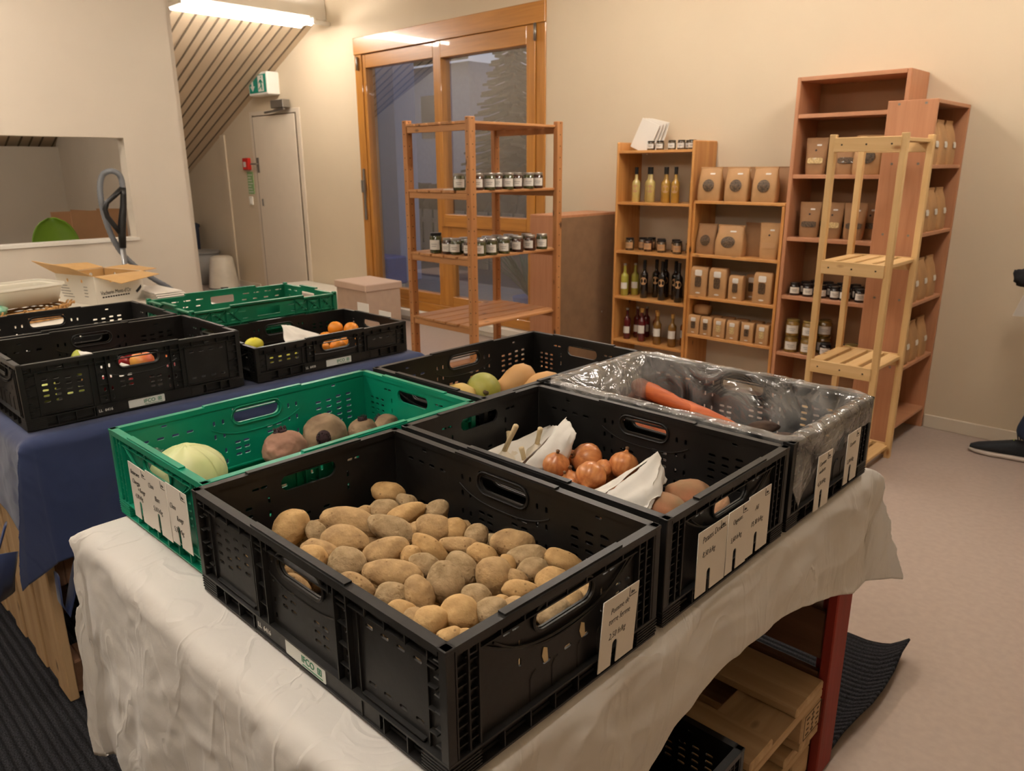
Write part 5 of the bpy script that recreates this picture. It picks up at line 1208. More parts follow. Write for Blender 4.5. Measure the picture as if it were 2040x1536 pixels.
# -- tall beech bookcase
GT = 'goods in the tall beech bookcase'; YT = 3.99
b5 = bag_kind(.118, .200, .055, 'band', 'spot', 'kraft_dark', 'pale_window', 'pouch'); b5b = bag_kind(.118, .200, .055, 'band', 'spot', 'kraft_dark', 'seed_window', 'pouch')
place(b5, 'b5', (-.745, YT, 1.405), radians(8), 'brown pouch with a pale window band, leftmost in the second compartment', GT)
place(b5b, 'b5b', (-.575, YT, 1.405), radians(8), 'brown pouch with a dark window band behind the ladder rack leg', GT)
dup(b1, (-.455, YT, 1.405), radians(8), 'kraft bag with a shiny round window behind the ladder rack top', GT)
dup(b5, (-.375, YT+.12, 1.405), 0, 'brown pouch at the rear right of the second compartment', GT)
for i, x in enumerate((-.745, -.615, -.49)): 
    dup([b5b, b5, b5b][i], (x, YT, 1.053), radians(8), 'kraft pouch, %s in front in the third compartment' % ['leftmost', 'middle', 'rightmost'][i], GT)
    dup(b5b, (x+.055, YT+.08, 1.053), radians(8), 'kraft pouch behind the %s front one in the third compartment' % ['leftmost', 'middle', 'rightmost'][i], GT)
jd = jar_kind(.031, .075, 'jar_dark', 'lid_black', lidh=.013)
for i, x in enumerate((-.785, -.705, -.625, -.545, -.49, -.405, -.33)):
    place(jd, 'jd', (x, YT-.02, .712), VA*.7, 'dark jam jar, %s in the front row' % ORD[i], GT)
for i, x in enumerate((-.755, -.68, -.60, -.52, -.45, -.37)): dup(jd, (x, YT+.06, .712), VA*.7, 'dark jam jar, %s in the second row' % ORD[i], GT)
for i, x in enumerate((-.73, -.65, -.57, -.49, -.41)): dup(jd, (x, YT+.135, .712), VA*.7, 'dark jam jar, %s in the rear row' % ORD[i], GT)
jg = jar_kind(.040, .100, 'jar_mustard', 'lid_gold', lidh=.013)
for i, (x, z, d) in enumerate(((-.775, .367, 'lower left'), (-.775, .467, 'upper left'), (-.675, .367, 'lower right'), (-.675, .467, 'upper right'))): place(jg, 'jg', (x, YT-.02, z), VA*.7, 'gold-lidded mustard jar, %s of four stacked in front' % d, GT)
for z in (.367, .467): dup(jg, (-.62, YT+.08, z), VA*.7, 'gold-lidded jar, %s one of the rear stack' % ('lower' if z < .4 else 'upper'), GT)
jn = jar_kind(.033, .080, 'jar_dark', 'lid_black', lidh=.012)
for i, (x, y, d) in enumerate(((-.575, .0, 'left'), (-.495, .02, 'middle'), (-.42, .09, 'rear'))): place(jn, 'jn', (x, YT+y, .367), VA*.7, 'dark round jar, %s one beside the gold-lidded stack' % d, GT)
dup(jg, (-.415, YT-.03, .367), VA*.7, 'single gold-lidded jar at the right of the lowest filled compartment', GT)
# -- sideways bookcase: bags facing right
GS_ = 'bags in the sideways beech bookcase'
b6 = bag_kind(.12, .215, .08, None, 'low', 'kraft', None, 'fold')
for i, z in enumerate((1.455, 1.128, .775, .444)):
    f = None
    for j, y in enumerate((3.76, 3.90, 4.05)):
        place(b6, 'b6', (-.105, y, z), radians(90), 'white-labelled kraft bag, %s on the %s shelf of the sideways bookcase' % (['nearest', 'middle', 'farthest'][j], ['top', 'second', 'third', 'fourth'][i]), GS_)
# ------------------------------------------------------------ white table: pallets and cloth
TW = thing('pallet_table', 'makeshift table of stood-up pallets under the white cloth', 'table', (.1, .6, 0))
ox, oy = .1, .6
def tp(name, mat, *bs, bevel=.003, par=None): 
    return part(par or TW, name, mat, *[(a-ox, b-ox, c-oy, d-oy, e, f) for a, b, c, d, e, f in bs], bevel=bevel)
tp('top_board', 'pallet_x', (-.378, .578, -.040, 1.255, .772, .7925))
# far stood-up pallet with its red painted end
for k in range(5):
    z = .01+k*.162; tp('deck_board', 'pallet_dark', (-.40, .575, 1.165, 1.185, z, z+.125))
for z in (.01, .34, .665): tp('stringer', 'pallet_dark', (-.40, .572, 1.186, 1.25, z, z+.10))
tp('painted_upright', 'pallet_red', (.576, .600, 1.160, 1.252, 0, .768)); tp('painted_upright', 'pallet_red', (.556, .575, 1.19, 1.24, .02, .77))
for k in range(5):
    z = .01+k*.162; tp('deck_board', 'pallet_x', (-.40, .575, -.035, -.015, z, z+.125))
for z in (.01, .34, .665): tp('stringer', 'pallet_x', (-.40, .572, -.014, .05, z, z+.10))
def pallet(x0, x1, y0, y1, z0, label):
    t = thing('wooden_pallet', label, 'pallet', (x0, y0, z0), 0, 'flat pallets under the white table')
    X, Y = x1-x0, y1-y0
    ys = [0, .155, .36, .565, .77, Y-.145]
    ys = [i*(Y-.115)/4 for i in range(5)]
    for i, y in enumerate(ys):
        w = .145 if i in (0, 2, 4) else .10
        if i == 4: y = Y-w
        part(t, 'deck_board', 'pallet_x', (0, X, y, y+w, .122, .144), bevel=.003)
    for x in (0, X/2-.072, X-.145): part(t, 'cross_board', 'pallet_y', (x, x+.145, .0, Y, .100, .1215), bevel=.003)
    for x in (0, X/2-.072, X-.145):
        for y in (0, Y/2-.05, Y-.10): part(t, 'block', 'pallet_y', (x, x+.145, y, y+.10, .0225, .0995), bevel=.004)
    for y in (0, Y/2-.05, Y-.10): part(t, 'bottom_board', 'pallet_x', (0, X, y, y+.10, 0, .022), bevel=.003)
    return t
pallet(-.22, .578, .06, 1.155, 0.008, 'lower light wooden pallet lying on the floor under the white table')
pt = pallet(-.22, .592, .06, 1.155, 0.1525, 'upper light wooden pallet stacked under the white table with a stamped end block')
g = G()
F = frame((.8125, 1.008, .028), (0, 1, 0), (0, 0, 1))
for k in range(4):
    for q in range(3): g.mesh(plate(rr(.016+.026*q, .010+.014*k, .017-.004*((k+q) % 3), .004, .001), [], .0006), F)
g.mesh(plate(rr(.042, .033, .092, .066, .002), [rr(.042, .033, .088, .062, .002)], .0006), F); g.mesh(plate(rr(.042, .033, .0015, .064, .0005), [], .0006), F)
g.build('stamp', M['stem_brown'], pt)
under.location = (.345, .44, .2975)
def drape(name, x0, x1, y0, y1, z, hangs, mat, label, cat, flare=.10, seed=0, wr=.006, nx=120, ny=120, rad=.03, corner_drop=.05, fa=.03, lf=.45):
    # hangs: functions giving the hem length on each side (-x,+x,-y,+y) of position along that side
    hL, hR, hN, hF = hangs
    mL, mR, mN, mF = .75, .75, .75, .75
    def f(u, v):
        # u,v in cloth space: -1..0 overhang, 0..1 top, 1..2 overhang
        def seg(t, a, b):
            if t < .25: return a, (.25-t)/.25, -1
            if t > .75: return b, (t-.75)/.25, 1
            return a+(b-a)*(t-.25)/.5, 0, 0
        X, ox_, sx = seg(u, x0, x1); Y, oy_, sy = seg(v, y0, y1)
        dx = ox_*((hL if sx < 0 else hR)(Y) if sx else 0); dy = oy_*((hN if sy < 0 else hF)(X) if sy else 0)
        P = Vector((X, Y, z))
        n1 = noise.noise(Vector((X*3+seed, Y*3, dx*2+dy*2))); n2 = noise.noise(Vector((X*9+seed, Y*9, (dx+dy)*5)))
        q_ = Vector((X*2.5+Y*2.5+seed, (dx+dy)*4+X, Y-X)); cr = wr*2.0*(.5-abs(noise.noise(q_*1.7+Vector((noise.noise(q_*2)*1.2, 0, 0)))))-wr*.9*abs(noise.noise(q_*4.3+Vector((noise.noise(q_*5), 0, 0))))
        fold = noise.noise(Vector((X*7+seed*2, Y*7, 0)))
        def drop(d):
            if d < rad*1.57: a = d/rad; return rad*sin(a), rad*(1-cos(a))
            return rad+ (d-rad*1.57)*.04, rad+(d-rad*1.57)
        if sx and not sy:
            o, dn = drop(dx); P.x += sx*(o+fold*fa*min(1, dn*2)+(n2*wr+cr)*min(1, dn/rad)); P.z -= dn
        elif sy and not sx:
            o, dn = drop(dy); P.y += sy*(o+fold*fa*min(1, dn*2)+(n2*wr+cr)*min(1, dn/rad)); P.z -= dn
        elif sx and sy:
            m_ = min(dx, dy); M_ = max(dx, dy); o1, d1 = drop(dx); o2, d2 = drop(dy)
            dn = max(d1, d2)+corner_drop*m_/(M_+1e-6)*M_; fl = flare*m_/(.3)
            P.x += sx*(min(o1, rad+.02)*min(1, dx/(M_+1e-6)*1.5)+fl*(1 if sx > 0 else lf)+n2*wr+cr); P.y += sy*(min(o2, rad+.02)*min(1, dy/(M_+1e-6)*1.5)+fl*(1 if sx > 0 else lf)+n2*wr+cr); P.z -= dn
        else: P.z += .0004*n2
        return P
    g = G(); g.grid(f, nx*2, ny*2)
    bmesh.ops.remove_doubles(g.bm, verts=g.bm.verts[:], dist=.0001)
    o = g.build(name, M[mat], None, True, solid=.0012); return tag(o, label, cat)
def lerp(pts):
    def f(t):
        if t <= pts[0][0]: return pts[0][1]
        for (a, b), (c, d) in zip(pts, pts[1:]):
            if t <= c: return b+(d-b)*(t-a)/(c-a)
        return pts[-1][1]
    return f
wc = drape('tablecloth', -.375, .575, -.045, 1.262, .7945, (lambda y: .30, lerp([(-.1, .30), (.2, .30), (.35, .27), (.45, .20), (.62, .165), (.9, .19), (1.1, .26), (1.2, .29)]), lerp([(-.45, .53), (-.3, .50), (0, .46), (.6, .42)]), lambda x: .28), 'cloth_white', 'off-white cotton cloth draped over the table of vegetable crates', 'tablecloth', flare=.055, seed=2, lf=.15)
# thick seam ridge on the near side of the cloth
g = G(); pts = []
for k in range(24):
    f = k/23; pts.append((-.385+.16*f, -.0845-.004*sin(f*9)-.002*noise.noise(Vector((f*6, 0, 0))), .655-.045*f*f-.01*f+.01*sin(f*3.2)))
# ------------------------------------------------------------ blue table
TB = thing('pallet_table', 'pallet table under the blue cloth, upright boards showing at its near side', 'table', (-1.5, .65, 0))
ox, oy = -1.5, .65
def tq(name, mat, *bs): return part(TB, name, mat, *[(a-ox, b-ox, c-oy, d-oy, e, f) for a, b, c, d, e, f in bs], bevel=.003)
tq('top_board', 'pallet_x', (-1.97, -1.052, .022, 1.284, .772, .7925))
for k in range(9):
    x = -2.02+k*.110; tq('upright_board', 'pallet_z', (x, x+(.098 if k % 2 else .104), .0+(.0 if k % 2 else -.006), .018, .0, .768))
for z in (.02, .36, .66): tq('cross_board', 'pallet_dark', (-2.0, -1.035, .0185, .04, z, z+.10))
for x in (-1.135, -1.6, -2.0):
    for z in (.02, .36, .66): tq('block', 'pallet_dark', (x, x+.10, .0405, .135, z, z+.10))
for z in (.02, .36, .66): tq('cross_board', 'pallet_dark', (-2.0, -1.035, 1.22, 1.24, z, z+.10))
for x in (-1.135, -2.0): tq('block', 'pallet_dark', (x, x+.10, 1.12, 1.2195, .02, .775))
bc_ = drape('tablecloth', -1.97, -1.05, .02, 1.285, .7945, (lambda y: .25, lerp([(-.1, .38), (.05, .36), (.6, .36), (1.3, .36)]), lerp([(-2.0, .12), (-1.75, .20), (-1.4, .27), (-1.2, .30), (-1.0, .34)]), lambda x: .3), 'cloth_blue', 'dark blue cotton cloth with gathered hem draped over the fruit table', 'tablecloth', flare=.05, seed=9, wr=.004)
# strap loops hanging from the cloth hem at its corner
for nm, pts in (('strap', [(-1.19, -.045, .52), (-1.20, -.075, .44), (-1.215, -.080, .36), (-1.19, -.082, .31), (-1.17, -.080, .37), (-1.165, -.06, .45)]), ('strap', [(-1.000, .075, .47), (-1.0, .055, .41), (-.998, .035, .35), (-1.0, .02, .30), (-1.0, .008, .34), (-1.003, .012, .42)])):
    g = G(); g.tube(pts, .030, 8, flat=.12); g.build(nm, M['cloth_blue'], bc_, True)
for t_ in (TW, TB): t_.location.z = .008; t_.scale.z = .99
# ------------------------------------------------------------ carpet mats
def mat_mesh():
    g = G()
    def edge(y): return .60+.03*noise.noise(Vector((y*2.2, 0, 0)))
    NX, NY = 150, 60
    def f(u, v):
        y = -3.2+v*5.04; x = -3.0+u*(edge(y)+3.0); z = .0045
        e = edge(y)-x
        if y > 1.1: z += .05*max(0, 1-e/.10)**2*min(1, (y-1.1)/.3)*(.6+.4*noise.noise(Vector((y*5, 1, 1)))) + .015*max(0, 1-e/.05)
        if y > 1.7: z += .02*max(0, 1-e/.12)
        return Vector((x, y, z))
    g.grid(f, NX, NY)
    return g
mg = mat_mesh().build('entrance_mat', M['mat_carpet'], None, True, solid=.006); tag(mg, 'large dark grey ribbed carpet mat lying under both tables, edge curling up', 'mat')
n = M['mat_carpet'].node_tree; b = n.nodes['Principled BSDF']; tx = [q for q in n.nodes if q.type == 'TEX_COORD'][0]
sp = n.nodes.new('ShaderNodeSeparateXYZ'); n.links.new(tx.outputs['Object'], sp.inputs[0])
mm = n.nodes.new('ShaderNodeMath'); mm.operation = 'MULTIPLY'; mm.inputs[1].default_value = 2*pi/.022; n.links.new(sp.outputs['Y'], mm.inputs[0])
sn = n.nodes.new('ShaderNodeMath'); sn.operation = 'SINE'; n.links.new(mm.outputs[0], sn.inputs[0])
b1_ = [q for q in n.nodes if q.type == 'BUMP'][0]; b2_ = n.nodes.new('ShaderNodeBump'); b2_.inputs['Strength'].default_value = .9; b2_.inputs['Distance'].default_value = .004
n.links.new(sn.outputs[0], b2_.inputs['Height']); n.links.new(b1_.outputs[0], b2_.inputs['Normal']); n.links.new(b2_.outputs[0], b.inputs['Normal'])
src = b.inputs['Base Color'].links[0].from_socket; mx = n.nodes.new('ShaderNodeMixRGB'); mx.blend_type = 'MULTIPLY'; mx.inputs[0].default_value = 1
rp_ = n.nodes.new('ShaderNodeMapRange'); rp_.inputs[1].default_value = -1; rp_.inputs[2].default_value = -.3; rp_.inputs[3].default_value = .35; rp_.inputs[4].default_value = 1.0; n.links.new(sn.outputs[0], rp_.inputs[0])
n.links.new(src, mx.inputs[1]); n.links.new(rp_.outputs[0], mx.inputs[2]); n.links.new(mx.outputs[0], b.inputs['Base Color'])
# ------------------------------------------------------------ white side table with boxes behind the blue table
TT = thing('side_table', 'white-topped side table behind the blue table', 'table', (-2.95, .25, 0.008))
g = G(); g.b2(-.85, .80, -1.2, 1.02, .758, .787); g.build('table_top', M['white_paint'], TT, bevel=.004)
for x in (-.78, .72):
    for y in (-1.12, .94): g = G(); g.b2(x, x+.05, y, y+.05, 0, .758); g.build('leg', M['grey_metal'], TT, bevel=.003)
vb = thing('cardboard_box', 'open white cheese carton with brown inside and raised flaps on the side table', 'box', (-3.005, .83, .7955))
ax = Vector((-.26, .97, 0)).normalized(); ay = Vector((-.96, -.28, 0)).normalized()
Wb, Db, Hb = .265, .31, .145
def q3(a, b, z): return ax*a+ay*b+Vector((0, 0, z))
def panel(name, pts, mat, par, th=.003, hol=None):
    g = G(); n_ = (Vector(pts[1])-Vector(pts[0])).cross(Vector(pts[2])-Vector(pts[0])).normalized()*th
    g.poly(pts, n_); return g.build(name, M[mat], par)
for nm, a0, b0, a1, b1 in (('front_panel', 0, 0, Wb, 0), ('side_panel', 0, 0, 0, Db), ('back_panel', 0, Db, Wb, Db), ('side_panel', Wb, 0, Wb, Db)):
    L = sqrt((a1-a0)**2+(b1-b0)**2); o = q3(a0, b0, 0); d = (q3(a1, b1, 0)-o).normalized()
    F = frame(o, d, (0, 0, 1)); hs = [rr(L*.33, Hb*.80, .020, .020), rr(L*.70, Hb*.80, .020, .020)]
    g = G(); g.mesh(plate([(0, 0), (L, 0), (L, Hb), (0, Hb)], hs, .003), F); pn = g.build(nm, M['box_white'], vb)
    g = G(); inn = (q3(Wb/2, Db/2, 0)-q3((a0+a1)/2, (b0+b1)/2, 0)).normalized()*.0026
    F2 = F.copy(); F2.translation = o+inn; g.mesh(plate([(.004, 0), (L-.004, 0), (L-.004, Hb-.001), (.004, Hb-.001)], hs, .0015), F2); g.build('inner_liner', M['box_brown'], pn)
    if nm == 'front_panel':
        g = G(); F3 = frame(o+q3(0, -.003, 0), ax, (0, 0, 1))
        g.mesh(textmesh("Vacherin Mont-d'Or", .0255, 0, 'LEFT', .0002), F3 @ Matrix.Translation((.022, .048, 0)) @ Matrix.Diagonal((.80, 1.15, 1, 1)))
        for k in range(11): g.mesh(plate(rr(.034+.014*k, .036, .010, .007, .001), [], .0004), F3)
        g.mesh(plate([(.215, .045), (.250, .075), (.252, .060), (.238, .045), (.222, .034)], [], .0004), F3)
        g.build('box_print', M['print_black'], pn)
    if nm == 'side_panel' and a0 == 0:
        g = G(); F3 = frame(q3(-.003, Db, 0), -ay, (0, 0, 1)); random.seed(3)
        for k in range(5): g.mesh(plate(rr(.05+.01*k, .088-.014*k, .07+.03*random.random(), .0035, .001), [], .0004), F3)
        for k in range(4): g.mesh(plate(rr(.235, .088-.016*k, .03, .003, .001), [], .0004), F3)
        g.build('box_print', M['print_grey'], pn)
g = G(); g.poly([q3(0, 0, .001), q3(Wb, 0, .001), q3(Wb, Db, .001), q3(0, Db, .001)], (0, 0, .003)); g.build('bottom_panel', M['box_brown'], vb)
def flap(pts):
    pn = panel('flap', pts, 'box_brown', vb, .003)
flap([q3(.002, -.002, Hb), q3(Wb-.002, -.002, Hb), q3(Wb+.02, -.115, Hb-.012), q3(.05, -.135, Hb-.030)])
flap([q3(-.002, .002, Hb), q3(-.002, Db-.002, Hb), q3(-.115, Db-.01, Hb+.075), q3(-.10, .03, Hb+.055)])
flap([q3(0, Db+.002, Hb), q3(Wb, Db+.002, Hb), q3(Wb-.01, Db+.12, Hb+.02), q3(.02, Db+.13, Hb+.03)])
flap([q3(Wb+.002, 0, Hb), q3(Wb+.002, Db, Hb), q3(Wb+.13, Db-.02, Hb+.005), q3(Wb+.13, .05, Hb-.005)])
tb_ = thing('plastic_tub', 'translucent white plastic tub left of the cheese carton', 'tub', (-2.93, .45, .858), radians(14))
g = G(); g.loft([(0, .10, .165, 8, 0, 0), (.075, .118, .185, 8, 0, 0), (.080, .128, .195, 8, 0, 0), (.090, .128, .195, 8, 0, 0)], 48, cap=False); 
g.build('tub_body', M['tub_plastic'], tb_, 40, solid=.003)
g = G(); g.loft([(.001, .099, .164, 8, 0, 0), (.004, .099, .164, 8, 0, 0)], 48); g.build('tub_bottom', M['tub_plastic'], tb_)
bk_ = thing('wicker_basket', 'flat wicker basket with a frayed rim under the plastic tub', 'basket', (-2.87, .41, .797), radians(12))
g = G()
for k in range(4):
    z = .008+.013*k; rx, ry = .13+.005*k, .215+.006*k
    pts = [(rx*math.copysign(abs(cos(2*pi*i/48))**.5, cos(2*pi*i/48)), ry*math.copysign(abs(sin(2*pi*i/48))**.5, sin(2*pi*i/48)), z+.003*((i+k) % 2)) for i in range(49)]
    g.tube(pts, .0062, 6, cap=False)
g.build('weave', M['wicker'], bk_, True)['kind'] = 'stuff'
g = G(); g.loft([(0, .15, .245, 4, 0, 0), (.006, .15, .245, 4, 0, 0)], 40); g.build('basket_bottom', M['wicker'], bk_)
g = G(); random.seed(6)
for k in range(46):
    a = 2*pi*k/46; x = .152*math.copysign(abs(cos(a))**.5, cos(a)); y = .240*math.copysign(abs(sin(a))**.5, sin(a))
    g.tube([(x, y, .045), (x*1.03, y*1.03, .060), (x*(1.10+.05*random.random()), y*(1.05+.04*random.random()), .056+.012*random.random())], .0042, 5)
g.build('rim_ends', M['wicker'], bk_, True)['kind'] = 'stuff'
for k, (x, y, l) in enumerate(((-2.83, .30, 'pale green wrapped item at the front of the wicker basket'), (-2.80, .37, 'blue-green wrapped item beside the pale one in the basket'))):
    g = G(); g.blob((0, 0, 0), (.05, .045, .024), 3, .3, 3, k+4); o = g.build('wrapped_sweet', M['wrapper_green'], None, True); o.location = (x+.0, y-.02, .86); tag(o, l, 'wrapper')
ps = thing('paper_stack', 'stack of flattened white cartons at the right end of the side table', 'papers', (-3.12, 1.17, .7955), radians(3))
for k in range(4):
    g = G(); g.box((.02*k, -.01*k, .006+.011*k), (.40-.04*k, .17-.01*k, .007)); g.build('sheet', M['label_white'], ps)
# ------------------------------------------------------------ vacuum cleaner parts in front of the partition
vc = thing('vacuum_cleaner', 'vacuum cleaner wand with black handle and grey hose leaning by the partition', 'vacuum cleaner', (-4.1, 1.36, 0))
def V(u, z, x=0): return (x, u-1.36, z)
g = G(); g.tube([V(1.34, .05), V(1.355, .55), V(1.365, .99)], .017, 12); g.build('tube', M['pipe_grey'], vc, True)
g = G(); g.tube([V(1.365, .97), V(1.372, 1.06), V(1.385, 1.14), V(1.405, 1.23), V(1.415, 1.30), V(1.418, 1.345)], [.021, .024, .024, .020, .018, .019], 12)
g.tube([V(1.372, 1.05), V(1.335, 1.11), V(1.30, 1.17), V(1.293, 1.215), V(1.31, 1.255), V(1.36, 1.295), V(1.412, 1.34)], [.018, .016, .016, .016, .015, .016, .016], 12)
g.build('handle', M['vacuum_black'], vc, True)
hp = [V(1.418, 1.33), V(1.415, 1.40), V(1.395, 1.435), V(1.36, 1.445, -.02), V(1.325, 1.42, -.05), V(1.305, 1.36, -.06), V(1.298, 1.27, -.06), V(1.305, 1.16, -.06), V(1.33, 1.03, -.05), V(1.38, .92, -.05), V(1.45, .83, -.04), V(1.55, .74, -.03), V(1.66, .65, -.03), V(1.74, .50, -.02), V(1.72, .30), V(1.62, .16), V(1.55, .12)]
sm = []
for i in range(len(hp)-1):
    p0 = Vector(hp[max(i-1, 0)]); p1 = Vector(hp[i]); p2 = Vector(hp[i+1]); p3 = Vector(hp[min(i+2, len(hp)-1)])
    for k in range(9):
        t_ = k/9; sm.append(.5*((2*p1)+(-p0+p2)*t_+(2*p0-5*p1+4*p2-p3)*t_**2+(-p0+3*p1-3*p2+p3)*t_**3))
g = G(); g.tube(sm, [.0185 if i % 2 else .0165 for i in range(len(sm))], 12); g.build('hose', M['hose_grey'], vc, True)
g = G(); g.loft([(.02, .12, .16, 3, 0, 0), (.10, .14, .19, 3, 0, 0), (.20, .12, .16, 3, 0, 0), (.24, .07, .10, 3, 0, 0)], 28, M=Matrix.Translation((0, .12, 0))); g.build('body', M['vacuum_black'], vc, True)
g = G(); g.box((.06, -.04, .03), (.12, .26, .04)); g.build('floor_head', M['vacuum_black'], vc, bevel=.01)
# ------------------------------------------------------------ bins in the far corner
wbn = thing('pedal_bin', 'white tapered pedal bin in the far corner', 'bin', (-8.20, 3.93, 0))
g = G(); g.lathe([(.185, .012), (.18, .03), (.14, .36), (.13, .385), (.10, .40), (0, .402)], 32); g.build('bin_body', M['bin_white'], wbn, 50)
g = G(); g.lathe([(.187, 0), (.187, .012)], 32); g.box((.17, -.08, .02), (.06, .07, .02)); g.build('foot_pedal', M['vacuum_black'], wbn)
gbn = thing('waste_bin', 'grey round waste bin behind the white pedal bin', 'bin', (-8.72, 3.93, 0))
g = G(); g.lathe([(.14, 0), (.16, .01), (.20, .40)], 28, cap=False); g.lathe([(0, .004), (.15, .004)], 28, cap=False); g.build('bin_body', M['bin_grey'], gbn, True, solid=.004)
g = G(); g.lathe([(.198, .395), (.215, .40), (.215, .425), (.12, .44), (0, .445)], 28); g.build('bin_rim', M['bin_grey'], gbn, 40)
nb_ = thing('upright_bin', 'dark navy upright container beside the grey bin', 'bin', (-9.25, 3.98, 0))
g = G(); g.loft([(0, .13, .11, 6, 0, 0), (.70, .15, .13, 6, 0, 0)], 28); g.build('bin_body', M['bin_navy'], nb_, 40)
g = G(); g.loft([(.70, .16, .14, 6, 0, 0), (.74, .16, .14, 6, 0, 0), (.76, .13, .11, 6, 0, 0)], 28); g.build('bin_lid', M['bin_navy'], nb_, 40)
hb = G(); hb.b2(-9.88, -9.70, 3.6, 4.0, .95, 1.12); hb = hb.build('wall_heater', M['white_plastic'], None, bevel=.01); tag(hb, 'small white heater box on the low wall below the sloping boards', 'heater')
# ------------------------------------------------------------ white bench box and lidded archive box
wb_ = thing('storage_chest', 'low white chest against the wall right of the door', 'chest', (-6.10, 3.93, 0))
g = G(); g.b2(-.50, .50, -.22, .25, 0, .17); g.build('chest_body', M['white_paint'], wb_, bevel=.006)
g = G(); g.b2(-.52, .52, -.24, .255, .1705, .215); g.build('chest_lid', M['white_paint'], wb_, bevel=.008)
ab = thing('archive_box', 'taupe storage box with a lid below the window corner', 'box', (-4.86, 3.78, 0), radians(-2))
g = G(); g.b2(-.27, .24, -.18, .20, 0, .36); g.build('box_body', M['box_taupe'], ab, bevel=.004)
g = G(); g.b2(-.285, .255, -.195, .215, .3605, .425); g.build('box_lid', M['lid_taupe'], ab, bevel=.006)
# ------------------------------------------------------------ back room seen through the opening
gc = thing('chair', 'green plastic chair with rounded back in the room behind the opening', 'chair', (-5.75, 1.455, .015))
g = G(); 
def cf(u, v): 
    a = (u-.5)*1.9; w = .20*(1-.15*(v-.5)**2)
    x = -.12*cos(a)+.04+.05*v*0; y = .215*sin(a)*sqrt(max(0.02, 1-max(0, (v-.45)/.55)**2.2)); return Vector((x+.0-.04*v, y, .62+.45*v))
g.grid(cf, 20, 16); g.build('backrest', M['chair_green'], gc, True, solid=.008)
g = G(); g.loft([(.44, .20, .20, 3, .10, 0), (.46, .22, .21, 3, .10, 0), (.47, .20, .19, 3, .10, 0)], 28); g.tube([(-.07, -.08, .46), (-.10, -.08, .70)], .015, 8); g.tube([(-.07, .08, .46), (-.10, .08, .70)], .015, 8); g.build('seat', M['chair_green'], gc, True)
for x in (-.05, .25):
    for y in (-.15, .15): g = G(); g.tube([(x, y, 0), (x*.8+.02, y*.8, .45)], .012, 8); g.build('leg', M['grey_metal'], gc, True)
cbx = thing('cardboard_box', 'large brown cardboard box seen through the opening behind the vacuum handle', 'box', (-6.2, 1.85, 0), radians(0))
g = G(); g.b2(-.25, .25, -.22, .21, 0, .86); g.build('box_body', M['cardboard'], cbx, bevel=.004)
for k, pts in enumerate(([(.25, -.22, .861), (.25, .21, .861), (.27, .21, 1.13), (.27, -.02, 1.14), (.27, -.02, 1.12), (.27, -.22, 1.14)], [(-.25, -.22, .861), (-.25, .21, .861), (-.28, .21, 1.10), (-.28, -.22, 1.10)])):
    g = G(); g.poly(pts, (-.004, 0, 0)); g.build('flap', M['cardboard'], cbx)
bk2 = thing('table', 'plain table in the room behind the opening', 'table', (-6.6, .1, 0))
g = G(); g.b2(-.6, .5, -1.0, .75, .72, .75); g.build('table_top', M['white_paint'], bk2)
for x in (-.5, .4):
    for y in (-.9, .65): g = G(); g.b2(x, x+.04, y, y+.04, 0, .72); g.build('leg', M['grey_metal'], bk2)
cb3 = thing('cable_coil', 'dark coiled cable on the back room table at the left edge', 'cable', (-6.25, .95, .75))
g = G()
for k in range(4): g.lathe([(.10, .0), (.11, .012), (.10, .024)], 24, M=Matrix.Rotation(radians(70), 4, 'Y') @ Matrix.Translation((-.12, 0, -.02+.012*k)))
g.build('coil', M['vacuum_black'], cb3, True)
# ------------------------------------------------------------ person stepping in from the right
def skinned(name, mat, verts, edges, radii, parent=None, sub=2, root=0):
    me = bpy.data.meshes.new(name); me.from_pydata([Vector(v) for v in verts], edges, []); me.materials.append(mat)
    o = link(name, me, parent); md = o.modifiers.new('skin', 'SKIN'); md.use_smooth_shade = True
    if not me.skin_vertices: me.skin_vertices.new() if hasattr(me.skin_vertices, 'new') else None
    sv = me.skin_vertices[0].data
    for i, r in enumerate(radii):
        rx, ry = r if isinstance(r, tuple) else (r, r); sv[i].radius = (rx, ry); sv[i].use_root = (i == root)
    s = o.modifiers.new('sub', 'SUBSURF'); s.levels = sub; s.render_levels = sub
    return o
pe = thing('person', 'person in dark jeans and black sneakers stepping in at the right edge, holding white paper', 'person', (.88, 3.86, 0))
J = dict(pel=(0, 0, .95), w=(0, 0, 1.08), ch=(-.03, 0, 1.30), nk=(-.04, 0, 1.48), hd=(-.07, 0, 1.60), ht=(-.07, 0, 1.74),
 hl=(0, .09, .92), kl=(-.25, .10, .52), al=(-.400, .09, .105), hr=(0, -.09, .92), kr=(.12, -.10, .50), ar=(.33, -.10, .12),
 sl=(-.03, .18, 1.42), el=(-.18, .22, 1.14), wl=(-.35, .12, .98), sr=(-.03, -.18, 1.42), er=(-.20, -.20, 1.15), wr=(-.34, .0, .88))
K = list(J)
ed = [('pel', 'w'), ('w', 'ch'), ('ch', 'nk'), ('nk', 'hd'), ('hd', 'ht'), ('pel', 'hl'), ('hl', 'kl'), ('kl', 'al'), ('pel', 'hr'), ('hr', 'kr'), ('kr', 'ar'), ('ch', 'sl'), ('sl', 'el'), ('el', 'wl'), ('ch', 'sr'), ('sr', 'er'), ('er', 'wr')]
rad = dict(pel=.13, w=.12, ch=(.13, .15), nk=.055, hd=.085, ht=.07, hl=.085, kl=.055, al=.038, hr=.085, kr=.055, ar=.038, sl=.06, el=.04, wl=.028, sr=.06, er=.04, wr=.028)
